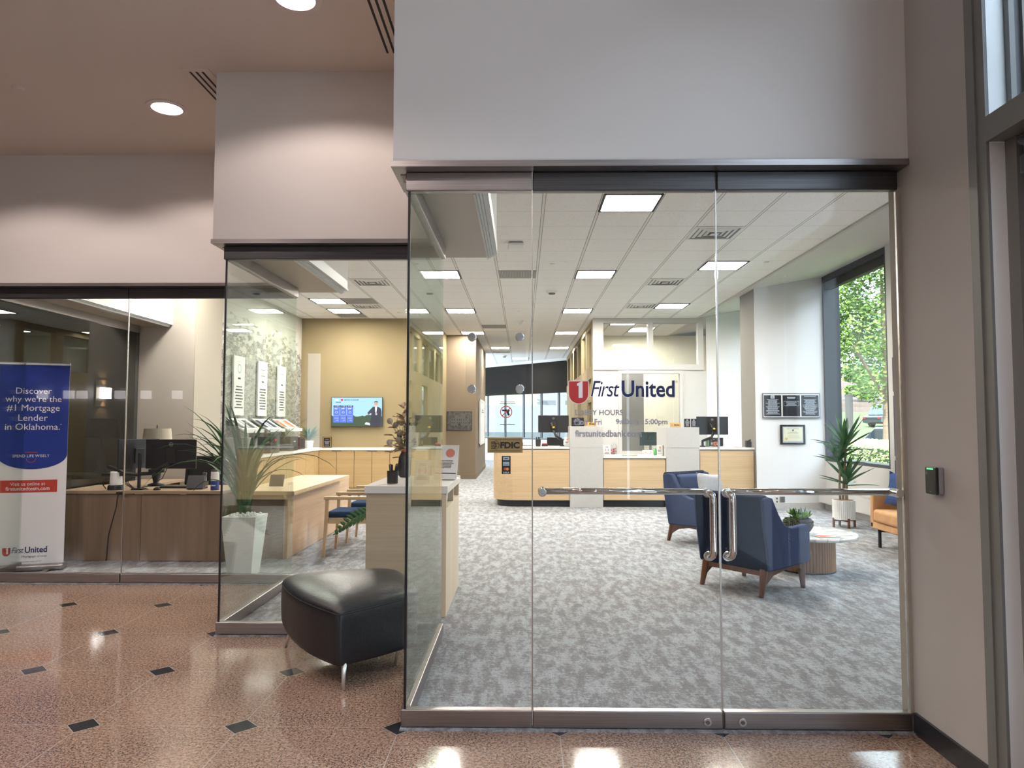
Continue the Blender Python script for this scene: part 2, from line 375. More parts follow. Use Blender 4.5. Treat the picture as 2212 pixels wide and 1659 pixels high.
# bulkheads over the glass, stepping back to the left
def bulkhead(name, m_, front, ret):
    mb = MB(); mb.box(*front, ZS+.012, 4.3)
    if ret: mb.box(*ret, ZS+.012, 4.3)
    return tag(mb.build(name, m_), kind='structure')
bulkhead('wall_front', PAINT_A, (-.65, 1.92, 3.55, 3.95), (-.65, -.2, 3.95, 5.5))
bulkhead('wall_middle', PAINT, (-2.22, -.65, 5.08, 5.5), (-2.22, -1.72, 5.5, 7.02))
bulkhead('wall_back_left', PAINT, (-14, -2.22, 6.68, 7.02), (-5.2, -4.66, 7.02, 9.6))
sbox('trim_1', STEEL, (-.66, 1.915, 3.54, 3.95, ZS-.018, ZS+.012), (-.66, -.275, 3.95, 5.51, ZS-.004, ZS+.012))
sbox('trim_2', STEEL, (-2.23, -.66, 5.07, 5.5, ZS-.018, ZS+.012), (-2.23, -1.80, 5.5, 7.03, ZS-.004, ZS+.012))
sbox('trim_3', STEEL, (-5.21, -2.23, 6.67, 7.02, ZS-.018, ZS+.012), (-5.21, -4.72, 7.02, 9.6, ZS-.004, ZS+.012))
sbox('trim_4', SOFF, (-.63, -.275, 3.66, 5.49, ZS-.022, ZS-.004), (-.6, -.275, 3.95, 5.51, ZS-.024, ZS-.022))
sbox('trim_5', SOFF, (-2.2, -1.80, 5.2, 7.0, ZS-.022, ZS-.004), (-5.18, -4.72, 6.8, 9.5, ZS-.022, ZS-.004))
for k, (x0, y0, y1) in enumerate(((-.275, 3.95, 5.5), (-1.795, 5.5, 7.0))):
    sbox('trim_%d' % (6+k), mat('shade_track', (.62, .63, .62), .4), (x0, x0+.014, y0, y1+.05, ZS-.03, ZS+.03), (x0+.016, x0+.03, y0, y1+.04, ZS-.022, ZS+.03),
         (x0+.032, x0+.046, y0, y1+.03, ZS-.014, ZS+.03), (x0+.048, x0+.08, y0, y1, ZS, ZS+.09), (x0, x0+.075, y1, y1+.05, ZS+.0, ZS+.02))
sbox('trim_8', mat('shade_track'), (-4.72, -4.70, 7.02, 9.6, ZS-.03, ZS+.03), (-4.70, -4.68, 7.02, 9.6, ZS-.01, ZS+.03), (-4.68, -4.655, 7.02, 9.6, ZS+.0, ZS+.05))
# lobby walls
sbox('wall_right', PAINT_R, (1.915, 2.15, 3.04, 3.72, 0, 4.3))
sbox('trim_9', TAUPE, (1.899, 1.915, 3.652, 3.718, .0, 2.7))
sbox('trim_14', TAUPE, (1.897, 1.916, 3.632, 3.651, .09, 2.7))
sbox('baseboard_right', mat('black_granite', (.02, .022, .03), .25), (1.900, 1.915, 3.04, 3.615, 0, .10))
sbox('wall_lobby_back', PAINT_R, (-14, -4.95, -6.2, -6, 0, 4.1), (-4.6, 1.915, -6.2, -6, 0, 4.1), (-4.95, -4.6, -6.2, -6, 3.1, 4.1), (-4.95, -4.6, -6.2, -6, 0, .9))
sbox('wall_lobby_left', PAINT_R, (-14.2, -14, -6.2, 6.8, 0, 4.1))
sbox('wall_lobby_end', PAINT_R, (-14, -7.0, 6.7, 7.0, 0, ZS+.2))
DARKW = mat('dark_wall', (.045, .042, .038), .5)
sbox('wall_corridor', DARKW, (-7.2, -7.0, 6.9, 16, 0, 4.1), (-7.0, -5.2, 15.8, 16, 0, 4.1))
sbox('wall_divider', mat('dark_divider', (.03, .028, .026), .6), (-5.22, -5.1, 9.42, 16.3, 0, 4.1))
# glazed storefront on the right side of the lobby: frames, transom, door recess
FRM = mat('frame_grey', (.20, .205, .20), .5); FRD = mat('frame_dark', (.035, .04, .05), .45); PANL = mat('pale_panel', (.85, .87, .87), .6)
sf = tag(MB().box(1.90, 1.912, 2.93, 2.985, 0, 4.1).box(1.893, 1.93, 2.985, 3.04, 0, 4.1).box(1.90, 2.0, -6, 2.93, 2.655, 2.76)
         .box(1.90, 2.0, 1.72, 1.80, 0, 2.654).box(1.90, 2.0, -.2, -.1, .12, 2.654).box(1.90, 2.0, -2.6, -2.5, .12, 2.654).box(1.90, 2.0, -2.6, -2.5, 2.761, 4.1).box(1.90, 2.0, -.2, -.1, 2.761, 4.1).box(1.90, 2.0, -6, 1.719, 0, .12).build('window_1', FRM), kind='structure')
MB().box(1.905, 1.913, -5.95, 2.929, 2.761, 4.04).box(1.945, 1.955, -5.9, 1.72, .12, 2.65).build('glass_pane', GLASST, sf)
sbox('trim_10', PANL, (1.912, 1.975, 2.93, 2.985, 0, 2.654), (1.916, 1.99, 2.931, 2.984, 2.761, 4.1), (2.06, 2.34, 2.931, 2.984, 2.761, 4.1))
sbox('trim_11', FRM, (1.975, 2.02, 2.862, 2.985, 0, 2.654), (1.99, 2.0125, 2.90, 2.985, 2.761, 4.1), (2.0455, 2.0595, 2.90, 2.985, 2.761, 4.1), (2.001, 2.2, 1.8, 2.86, 2.63, 2.76))
sbox('trim_12', FRD, (2.013, 2.045, 2.915, 2.985, 2.761, 4.1), (2.02, 2.15, 2.862, 2.985, 0, 2.654))
dr = sbox('door_3', mat('entry_door_grey', (.16, .17, .19), .4), (2.0, 2.04, 2.70, 2.858, .01, 2.62), (2.0, 2.04, 1.90, 2.70, .01, .30), (2.0, 2.04, 1.90, 2.70, 2.45, 2.62), (2.0, 2.04, 1.805, 1.90, .01, 2.62))
MB().box(2.015, 2.025, 1.90, 2.70, .30, 2.45).build('glass_pane', GLASST, dr)  # door glass added so sky light reaches the recess
MB().box(1.94, 1.998, 2.34, 2.80, 2.47, 2.55).build('door_closer', FRD, dr, bevel=.01)
MB().tube([(1.96, 2.7, 2.56), (1.94, 2.78, 2.60), (1.96, 2.82, 2.62), (1.98, 2.72, 2.64)], .016).build('closer_arm', FRD, dr)
MB().tube([(2.0, 2.76, .95), (1.94, 2.76, .95), (1.94, 2.76, 1.35), (2.0, 2.76, 1.35)], .012).build('door_handle', CHROME, dr)
# bank walls
sbox('wall_television', CREAM, (-5.10, -2.05, 16.3, 16.5, 0, ZC), (-2.2, -2.05, 16.5, 19.4, 0, ZC))
sbox('wall_picture', BEIGE, (-2.05, -1.256, 19.4, 24.5, 0, ZC))
sbox('baseboard_picture', BEIGE, (-2.05, -1.24, 19.38, 24.5, 0, .14))
sbox('wall_mural_side', WHITE, (-5.10, -5.03, 10.3, 16.3, 0, ZC))
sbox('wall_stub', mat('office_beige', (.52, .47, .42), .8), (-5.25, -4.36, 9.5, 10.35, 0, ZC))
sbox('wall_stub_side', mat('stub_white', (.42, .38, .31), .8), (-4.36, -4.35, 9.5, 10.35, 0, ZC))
# far window wall, running diagonally
FA, FB = Vector((-2.2, 30.6, 0)), Vector((2.4, 25.4, 0))
fx = (FB-FA).normalized(); FLEN = (FB-FA).length; fy = Vector((-fx.y, fx.x, 0)); fz = Vector((0, 0, 1))
def fpt(t, z): return FA+fx*t+fz*z
mb = MB()
mb.obox(fpt(FLEN/2, .44), (FLEN, .2, .88), fx, fy, fz); mb.obox(fpt(FLEN/2, 3.86), (FLEN, .2, .16), fx, fy, fz)
tag(mb.build('wall_far', WHITE), kind='structure')
mb = MB()
ts = [FLEN*q for q in (.0, .17, .33, .49, .635, .77, .9)]
for t in ts: mb.obox(fpt(t, 2.3), (.085, .05, 2.7), fx, fy, fz)
mb.obox(fpt(FLEN/2, .90), (FLEN, .14, .07), fx, fy, fz)
wf = tag(mb.build('window_2', FRD), kind='structure')
MB().obox(fpt(FLEN/2, 2.3), (FLEN, .012, 2.8), fx, fy, fz).build('glass_pane', GLASSW, wf)
MB().obox(fpt(FLEN/2, 3.2)-fy*.10, (FLEN, .02, 1.16), fx, fy, fz).build('roller_shade', mat('black_shade', (.012, .011, .010), .9, spec=.05), wf)
# partition behind the tellers, with clerestory panes and an interview window
YP = 16.3
def zz(py): return 1.5+(914-py)/1560.04*YP
mb = MB()
mb.box(1.60, 4.06, YP, YP+.12, 2.70, ZC); 
px0, px1 = 2.235, 3.54
mb2 = [(1.60, px0, YP, YP+.12, 0, 2.70), (px1, 4.3, YP, YP+.12, 0, 2.70), (px0, px1, YP, YP+.12, 2.62, 2.70), (px0, px1, YP, YP+.12, 0, .88)]
PW = sbox('wall_partition', WHITE, *mb2)
t = []
for a, b in ((1.60, 1.83), (2.84, 2.95), (3.96, 4.08)): t.append((a, b, YP-.03, YP+.15, 2.83, 3.77))
t += [(1.60, 4.08, YP-.03, YP+.15, 2.702, 2.83), (1.60, 4.08, YP-.03, YP+.15, 3.77, ZC-.002)]
cl = sbox('window_3', WHITE, *t)
MB().box(1.83, 3.96, YP+.05, YP+.06, 2.83, 3.77).build('glass_pane', GLASSW, cl)
t = [(px0-.07, px0, YP-.03, YP+.03, .88, 2.62), (px1, px1+.07, YP-.03, YP+.03, .88, 2.62), (px0-.07, px1+.07, YP-.03, YP+.03, 2.62, 2.69), (px0-.07, px1+.07, YP-.03, YP+.03, .80, .88)]
iw = sbox('window_4', WHITE, *t)
MB().box(px0, px1, YP+.05, YP+.06, .88, 2.62).build('glass_pane', GLASSW, iw)
# office behind the interview window
sbox('wall_office', mat('office_cream', (.70, .68, .58), .8), (1.7, 5.4, 19.6, 19.7, 0, ZC)); sbox('door_4', mat('dark_door', (.05, .035, .03), .5), (2.45, 3.15, 19.53, 19.6, 0, 2.1))
sbox('wall_office_column', mat('office_grey', (.22, .21, .20), .8), (2.35, 2.95, 17.6, 18.0, 0, 2.72))
# corridor side of the teller room: posts with clerestory openings
t = [(1.60, 1.72, 16.45, 26.5, 0, .05), (1.603, 1.717, 16.45, 26.2, 2.55, 2.83), (1.603, 1.717, 16.45, 26.2, 3.74, ZC-.002)]
for y in (16.45, 17.9, 19.4, 20.9, 22.4, 23.9, 25.4): t.append((1.60, 1.72, y, y+.32, 0, ZC))
t += [(1.605, 1.715, 18.22, 19.4, 0, 2.55), (1.605, 1.715, 21.22, 26.0, 0, 2.55)]
cw = sbox('wall_corridor_right', CREAM, *t)
cg = sbox('window_5', BEIGE, (1.63, 1.69, 16.77, 17.9, 2.0, 2.06))
MB().box(1.655, 1.665, 16.77, 25.4, 2.83, 3.74).box(1.655, 1.665, 16.77, 17.9, .05, 2.0).build('glass_pane', GLASSW, cg)
# window bays on the right
XE, XO = 3.96, 5.35
sbox('wall_bay', mat('bay_white', (.76, .755, .765), .8, spec=.2), (4.145, 5.55, 12.9, 12.91, 0, 4.2), (4.145, 5.55, 16.28, 16.3, 0, 4.2))
sbox('wall_pier', mat('pier_taupe', (.17, .155, .13), .8), (4.14, 5.55, 12.911, 13.72, 0, 4.2))
sbox('wall_side', WHITE, (XO, 5.6, 3.721, 5.6, 0, 4.4), (XO, 5.6, 5.6, 8.9, 0, .9), (XO, 5.6, 8.9, 10.62, 0, 4.4), (XO, 5.6, 10.62, 12.9, 0, .84), (XO, 5.6, 10.62, 12.9, 4.12, 4.4), (XO, 5.6, 13.7, 14.0, 0, 4.4),
     (XO, 5.6, 14, 16.4, 0, .84), (XO, 5.6, 16.3, 31, 0, 4.4), (XO, 5.6, 5.6, 8.9, 4.1, 4.4))
sbox('wall_bank_front', WHITE, (2.151, 5.6, 3.60, 3.72, 0, 4.3))
mb = MB(); mb.add([(XE, 3.6, ZC), (5.6, 3.6, 4.16), (5.6, 31, 4.16), (XE, 31, ZC), (XE, 3.6, ZC+.05), (5.6, 3.6, 4.26), (5.6, 31, 4.26), (XE, 31, ZC+.05)], [(0, 1, 2, 3), (4, 5, 6, 7), (0, 1, 5, 4), (2, 3, 7, 6), (1, 2, 6, 5), (3, 0, 4, 7)])
tag(mb.build('ceiling_bay', WHITE), kind='structure')
sbox('trim_13', mat('ceiling_edge', (.42, .41, .39), .6), (3.93, 3.975, 3.9, 16.3, ZC-.022, ZC+.01))
sbox('baseboard_bay', WHITE, (4.16, 5.35, 12.88, 12.9, 0, .11), (5.33, 5.35, 8.9, 12.88, 0, .11))
def side_window(name, y0, y1, z0, z1):
    mb = MB(); x = 5.58
    for a in ((5.36, x+.06, y0, y0+.06, z0+.05, z1-.1), (5.36, x+.06, y1-.06, y1, z0+.05, z1-.1), (5.36, x+.06, y0, y1, z0, z0+.05), (5.36, x+.06, y0, y1, z1-.10, z1)): mb.box(*a)
    o = tag(mb.build(name, FRD), kind='structure')
    MB().box(x, x+.012, y0+.06, y1-.06, z0+.05, z1-.1).build('glass_pane', GLASSW, o)
    MB().box(5.40, 5.50, y0+.06, y1-.06, z1-.24, z1-.1).build('blind_box', BLACKM, o); return o
side_window('window_6', 10.62, 12.9, .84, 4.12); side_window('window_7', 5.6, 8.9, .9, 4.1); side_window('window_8', 14.0, 16.3, .84, 4.12)

# ------------------------------------------------------------------ glass fronts
YA, YB, YC, XA, XB, XC = 3.65, 5.18, 6.80, -.578, -2.15, -5.07
def rail(mb, x0, x1, y, z0, z1, t=.05): mb.box(x0, x1, y-t/2, y+t/2, z0, z1)
def pane(name, x0, x1, y, hdr=STEEL, btm=STEEL):
    o = thing(name, None, None); o['kind'] = 'structure'
    mb = MB(); mb.box(x0+.004, x1-.004, y-.006, y+.006, .08, 2.70); mb.build('glass_pane', GLASS, o)
    mb = MB(); rail(mb, x0, x1, y, 2.685, 2.782); mb.build('header_rail', hdr, o, bevel=.006)
    mb = MB(); rail(mb, x0, x1, y, .008, .092); mb.build('bottom_rail', btm, o, bevel=.006)
    return o
def side_pane(name, x, y0, y1):
    o = thing(name, None, None); o['kind'] = 'structure'
    MB().box(x-.006, x+.006, y0, y1, .08, 2.70).build('glass_pane', GLASSR, o)
    MB().box(x-.022, x+.022, y0+.03, y1, 2.685, 2.782).build('header_rail', STEEL, o, bevel=.006)
    MB().box(x-.022, x+.022, y0+.03, y1, .008, .092).build('bottom_rail', STEEL, o, bevel=.006)
    MB().box(x-.008, x+.004, y0-.014, y0-.004, .09, 2.685).build('corner_seal', SEAL, o)
    return o
pane('window_9', XA-.02, .048, YA); w9 = bpy.data.objects['window_9']
d1 = pane('door_1', .052, .982, YA, STEELD); d2 = pane('door_2', .988, 1.90, YA, STEELD)
side_pane('window_10', XA, YA, 5.17)
pane('window_11', XB-.02, XA-.01, YB, STEELD); side_pane('window_12', XB, YB, 6.78)
pane('window_13', -3.755, XB-.01, YC, STEELD); pane('window_14', -5.09, -3.761, YC, STEELD); side_pane('window_15', XC, YC, 9.42)
mb = MB()
for x, c in ((.05, 1), (.985, 1), (1.899, 0)): mb.box(x-.003, x+.003, YA-.008, YA+.008, .09, 2.69)
tag(mb.build('trim_15', SATIN), kind='structure')
mb = MB(); mb.box(-3.761, -3.755, YC-.009, YC+.009, .09, 2.69); tag(mb.build('trim_16', SATIN), kind='structure')
for d, xa, xb, xh, sx in ((d1, .10, .915, .925, 1), (d2, 1.868, 1.03, 1.02, -1)):
    yb = YA+.055
    MB().tube([(xa, yb, 1.155), (xb, yb, 1.155)], .017).build('push_bar', CHROME, d, smooth=True)
    MB().cyl((xa, YA-.03, 1.155), (xa, yb+.02, 1.155), .021).build('bar_mount', CHROME, d, bevel=.003)
    yo = YA-.07; pts = [(xh-.0, YA, 1.155), (xh, yo+.02, 1.155), (xh+.008, yo+.005, 1.148), (xh+.010, yo, 1.13)]+[(xh+.010, yo, 1.13-.02*i) for i in range(1, 14)]+[(xh+.006, yo+.006, .852), (xh, yo+.02, .843), (xh, YA, .842)]
    MB().tube(pts, .0165, 14).build('pull_handle', CHROME, d, smooth=True)
    MB().cyl((xh, YA-.012, .842), (xh, YA-.006, .842), .024).cyl((xh, YA-.012, 1.155), (xh, YA-.006, 1.155), .024).build('handle_collar', CHROME, d)
    xl = .905 if sx > 0 else 1.075
    k = MB().cyl((xl, YA-.034, .045), (xl, YA-.02, .045), .021, n=24).build('lock_cylinder', SATIN, d, bevel=.003)
    MB().cyl((xl, YA-.0365, .045), (xl, YA-.033, .045), .010, n=20).build('key_plug', mat('plug_dark', (.2, .19, .18), .3, 1.0), k)
# lettering on door 1
def gp(px, py, y=YA-.008):     # a point on the glass front plane from the photo's own measure
    d = fw*1.0+r2*((px-1106)/FPX)-u2*((py-829.5)/FPX); t_ = (y-0)/d.y; return Vector((0, 0, 1.5))+d*t_
c = (gp(1229, 845)+gp(1463, 845))/2; Wl = (gp(1463, 845)-gp(1229, 845)).x
mb = MB(); logo(mb, c, Wl); lg = mb.build('logo_lettering', [RED, WINK, NAVYI], d1)
mb = MB()
def gt(body, x0, x1, yt, yb_, bold=.015): put_text(mb, body, (gp(x0, (yt+yb_)/2)+gp(x1, (yt+yb_)/2))/2, (gp(x1, yt)-gp(x0, yt)).x, (gp(x0, yt)-gp(x0, yb_)).z, bold=bold+.012)
gt('LOBBY HOURS', 1242, 1346, 885, 897); gt('Mon - Fri', 1241, 1300, 905, 918); gt('9:00am - 5:00pm', 1330, 1442, 905, 920); gt('firstunitedbank.com', 1242, 1386, 929, 944)
mb.build('hours_lettering', SILV, d1)
# stickers and signs on the fixed pane
def sheet(name, label, x0, x1, y0, y1, m_, cat='sign', dy=0.0, t=.003, g=None):
    a, b = gp(x0, y1, YA-.0085+dy), gp(x1, y0, YA-.0085+dy); c = (a+b)/2
    o = thing(name, label, cat, c, group=g)
    MB().box(a.x-c.x, b.x-c.x, -t, 0, a.z-c.z, b.z-c.z).build('panel', m_, o); return o, (b.x-a.x), (b.z-a.z)
o, W_, H_ = sheet('deposit_insurance_sign', 'brass FDIC sign stuck on the glass left of the doors', 1053, 1129, 945, 978, BRASS)
mb = MB(); put_text(mb, 'FDIC', (W_*.14, -.005, 0), W_*.55, H_*.42, bold=.04)
text_lines(mb, (-W_*.30, -.005, 0), W_*.2, H_*.5, 5, seed=3, centre=False)
for r, s in ((.040, 1), (.052, 1)):
    pts = [(-W_*.44+(r-.014)*1.3*cos(a), r*.62*sin(a)) for a in [(-.9+1.8*i/10) for i in range(11)]]; pin = [(x-.003, z) for x, z in pts]
    poly(mb, pts+pin[::-1], (0, -.005, 0))
rect(mb, (0, -.005, H_*.37), W_*.88, .0015); rect(mb, (0, -.005, -H_*.37), W_*.88, .0015)
mb.build('lettering', KINK, o)
o, W_, H_ = sheet('card_sticker', 'black sticker of accepted payment cards below the brass sign', 1084, 1103, 985, 1024, KINK, 'sticker')
mb = MB()
mb.cur = 0; put_text(mb, 'VISA', (0, -.005, -H_*.42), W_*.72, H_*.11, bold=.03, shear=.2)
rect(mb, (0, -.005, H_*.36), W_*.72, H_*.18); rect(mb, (0, -.005, H_*.07), W_*.72, H_*.22)
mb.cur = 1; poly(mb, [(W_*.17*cos(a*pi/8), W_*.17*sin(a*pi/8)) for a in range(16)], (-W_*.13, -.005, -H_*.22))
mb.cur = 2; poly(mb, [(W_*.17*cos(a*pi/8), W_*.17*sin(a*pi/8)) for a in range(16)], (W_*.13, -.0055, -H_*.22))
mb.cur = 3; text_lines(mb, (0, -.0055, H_*.36), W_*.55, H_*.07, 1, seed=7, fill=.8); put_text(mb, 'Discover', (0, -.0055, H_*.03), W_*.55, H_*.07)
mb.build('card_marks', [mat('mark_blue', (.35, .52, .60), .5), mat('mark_red', (.6, .05, .04), .5), mat('mark_orange', (.75, .30, .05), .5), KINK], o)
# acrylic no-firearms panel held by standoffs
a, b = gp(1019, 840, YA-.03), gp(1123, 728, YA-.03); c = (a+b)/2
o = thing('standoff_panel', 'clear acrylic panel on four round standoffs on the left glass', 'sign holder', c)
MB().box(a.x-c.x-.03, b.x-c.x+.03, .0, .005, a.z-c.z-.03, b.z-c.z+.03).build('acrylic_plate', ACRYL, o)
for x in (a.x-c.x, b.x-c.x):
    for z in (a.z-c.z, b.z-c.z):
        MB().cyl((x, -.012, z), (x, .026, z), .022, n=24).build('standoff', mat('standoff_metal', (.8, .8, .8), .12, 1.0), o, bevel=.004)
o, W_, H_ = sheet('firearms_notice', 'clear no-weapons notice with a red ring on the left glass', 1071, 1124, 862, 944, ACRYL, dy=.016)
mb = MB()
mb.cur = 0; R_ = W_*.25; n = 28
for i in range(n):
    a0, a1 = 2*pi*i/n, 2*pi*(i+1)/n; c0 = Vector((-W_*.14+W_*.06, -.005, H_*.16))
    mb.add([c0+Vector((R_*cos(q), 0, R_*sin(q)))*s_ for q, s_ in ((a0, 1), (a1, 1), (a1, .85), (a0, .85))], [(0, 1, 2, 3)])
poly(mb, [(-.63*R_, -.73*R_), (-.73*R_, -.63*R_), (.63*R_, .73*R_), (.73*R_, .63*R_)], c0+Vector((0, -.001, 0)))
mb.build('prohibition_ring', mat('ring_red', (.7, .10, .06), .5), o); mb = MB(); q = R_
poly(mb, [(-.68*q, .38*q), (.55*q, .38*q), (.60*q, .1*q), (.42*q, .0*q), (.62*q, -.55*q), (.28*q, -.62*q), (.08*q, -.05*q), (-.05*q, .12*q), (-.68*q, .14*q)], c0)
text_lines(mb, (-W_*.02, -.005, H_*.40), W_*.7, H_*.08, 2, seed=5); text_lines(mb, (-W_*.02, -.005, -H_*.17), W_*.68, H_*.045, 1, seed=6)
mb.build('notice_print', KINK, o)
# card reader on the right wall
o = thing('card_reader', 'black card reader with green light on the right wall', 'card reader', (1.915, 3.365, 1.24))
MB().box(-.028, 0, -.045, .045, -.062, .062).build('back_housing', mat('reader_grey', (.30, .30, .32), .4), o, bevel=.008)
MB().box(-.040, -.027, -.046, .046, -.063, .063).build('face_plate', BLACK, o, bevel=.005)
MB().box(-.0415, -.038, -.024, .026, .050, .056).build('status_light', mat('green_led', (.05, .6, .2), .4, emit=(.1, 1, .3), es=1.2), o)
mb = MB(); put_text(mb, 'HID', (-.0412, 0, -.050), .014, .004, ax=(0, -1, 0)); mb.build('maker_mark', GINK, o)

# ------------------------------------------------------------------ ceiling fixtures
EMW = mat('troffer_lens', (.8, .8, .7), .5, emit=(1, .945, .85), es=84.0)
def make_troffer(name):
    t = thing(name, 'x', 'ceiling light', group='square troffer lights in the bank ceiling')
    MB().box(-.285, .285, -.285, .285, -.004, .006).build('lens', EMW, t)
    MB().box(-.31, -.285, -.31, .31, -.012, .004).box(.285, .31, -.31, .31, -.012, .004).box(-.285, .285, -.31, -.285, -.012, .004).box(-.285, .285, .285, .31, -.012, .004).build('frame', BLACKM, t)
    mb = MB()
    for q in (-.14, 0, .14): mb.box(q-.003, q+.003, -.285, .285, -.008, -.003).box(-.285, .285, q-.003, q+.003, -.008, -.003)
    mb.build('louver', mat('louver_cream', (.75, .65, .42), .5), t); return t
lights = [(1.159, 7.70, 'troffer light nearest the glass doors, above the pair of blue armchairs'), (1.159, 11.45, 'second troffer from the doors in the row over the teller counter'),
 (1.159, 15.2, 'third troffer from the doors, just before the clerestory partition'), (1.159, 18.95, 'troffer beside the corner of the clerestory partition'), (1.159, 22.7, 'small troffer deep along the corridor right side'),
 (3.019, 10.825, 'troffer split by the door joint, close to the window bay edge'), (3.019, 14.575, 'troffer touching the far ceiling diffuser over the tellers'), (3.019, 18.4, 'farther troffer seen through the clerestory glass'), (2.40, 17.1, 'added troffer brightening the office behind the clerestory glass'),  # last troffer here is added to brighten the office behind the clerestory
 (-3.79, 8.9, 'added troffer brightening the stub wall by the brown desk'), (-1.31, 11.45, 'troffer beside the free end of the brown soffit'), (-1.31, 15.2, 'troffer before the corridor on the television wall side'), (-1.31, 18.95, 'troffer over the framed photograph wall'),  # first troffer here is added to brighten the stub wall
 (-.70, 22.7, 'small troffer deep along the corridor left side'), (-.08, 26.45, 'farthest troffer, near the black roller shades'), (-3.79, 13.95, 'troffer next to the dark grille above the television'),
 (-3.79, 15.2, 'troffer closest to the television wall'), (-2.54, 20, 'troffer beyond'), (4.3, 0, '')]
lights = [l for l in lights if l[1] > 1 and l[2] != 'troffer beyond']
tr0 = make_troffer('troffer_light')
for i, (x, y, lb) in enumerate(lights):
    o = tr0 if i == 0 else copy_tree(tr0)
    o.location = (x, y, ZC); o['label'] = lb
METD = mat('diffuser_white', (.66, .65, .62), .5); METS = mat('diffuser_dark', (.13, .13, .125), .6)
df0 = None
for i, (x, y, lb) in enumerate([(2.40, 8.95, 'square air diffuser nearest the doors, crossed by the door joint'), (2.40, 12.075, 'middle of the three square diffusers in a row over the tellers'),
    (2.40, 14.575, 'square air diffuser beside a troffer, nearest the clerestory'), (-2.54, 12.075, 'square air diffuser left of the corner post, above the desk chairs'), (-3.17, 14.575, 'square air diffuser close to the television wall'), (-.70, 24.0, 'small diffuser deep in the corridor ceiling')]):
    if df0 is None:
        df0 = o = thing('air_diffuser', lb, 'air vent', group='square air diffusers in the bank ceiling')
        mb = MB()
        for k, (a, dz) in enumerate(((.30, 0), (.235, .012), (.175, .012), (.115, .012))):
            b = a-.035 if k else a-.040
            for s_ in (-1, 1):
                mb.add([(-a, s_*a, -.006), (a, s_*a, -.006), (b, s_*b, -.012), (-b, s_*b, -.012)], [(0, 1, 2, 3)])
                mb.add([(s_*a, -a, -.006), (s_*a, a, -.006), (s_*b, b, -.012), (s_*b, -b, -.012)], [(0, 1, 2, 3)])
        mb.box(-.05, .05, -.05, .05, -.022, -.012)
        mb.build('louver', METD, o, solid=.002); MB().box(-.27, .27, -.27, .27, -.003, .003).build('backing', METS, o)
    else: o = copy_tree(df0)
    o.location = (x, y, ZC); o['label'] = lb
gr0 = None
for x, y, lb in ((-.08, 11.45, 'grey return grille between two rows of troffers near the doors'), (-3.17, 13.95, 'dark return grille beside a troffer above the television'), (-3.79, 15.825, 'dark return grille right against the television wall'), (-.70, 17.7, 'pale square grille seen between the two upper standoffs')):
    if gr0 is None:
        gr0 = o = thing('return_grille', lb, 'air vent', group='flat return grilles in the bank ceiling')
        MB().box(-.30, .30, -.30, .30, -.004, .003).build('backing', mat('grille_grey', (.22, .21, .19), .6), o)
        mb = MB()
        for k in range(24): mb.box(-.29+k*.0252, -.283+k*.0252, -.29, .29, -.012, -.004)
        mb.build('slat', mat('grille_slat', (.42, .41, .38), .6), o)
    else: o = copy_tree(gr0)
    o.location = (x, y, ZC); o['label'] = lb
o = thing('wireless_access_point', 'rounded white wireless access point on the bank ceiling tiles', 'access point', (-.085, 9.44, ZC))
MB().box(-.11, .11, -.11, .11, -.055, -.014).build('housing', mat('device_white', (.8, .79, .77), .4), o, bevel=.02, seg=4)
MB().box(-.09, .09, -.08, .08, -.016, 0).build('bracket', METS, o)
for k, (x, y, lb) in enumerate(((.53, 12.93, 'round white smoke detector with dark dots over the teller counter'), (-.64, 25.4, 'small round smoke detector far down the corridor ceiling'))):
    o = thing('smoke_detector', lb, 'smoke detector', (x, y, ZC))
    MB().lathe([(.095, 0), (.095, -.02), (.07, -.035)], n=28).build('base', mat('device_white'), o, smooth=False)
    MB().lathe([(.062, -.034), (.055, -.058), (.02, -.064)], n=24).build('sensor_head', METS, o)
for k, (x, y, lb) in enumerate(((.45, 10.69, 'sprinkler disc between the access point and second troffer'), (3.60, 10.6, 'sprinkler disc beside the window bay edge'), (-.07, 15.3, 'sprinkler disc behind the grey return grille'), (3.5, 15.3, 'sprinkler disc near the clerestory corner'), (-2.66, 15.4, 'sprinkler disc over the television cabinets'))):
    tag(MB().lathe([(.04, 0), (.042, -.006), (.025, -.012)], (0, 0, 0), 20).build('sprinkler_cover', mat('device_white')), lb, 'sprinkler', 'sprinkler discs in the bank ceiling').location = (x, y, ZC)
    bpy.data.objects
o = thing('corner_camera', 'small triangular white sensor under the ceiling between the standoffs', 'sensor', (-.07, 16.6, ZC))
MB().add([(-.10, 0, 0), (.10, 0, 0), (0, -.06, -.16), (-.10, .08, 0), (.10, .08, 0)], [(0, 1, 2), (0, 2, 3), (1, 4, 2), (3, 2, 4), (0, 3, 4, 1)]).build('housing', mat('device_white'), o)
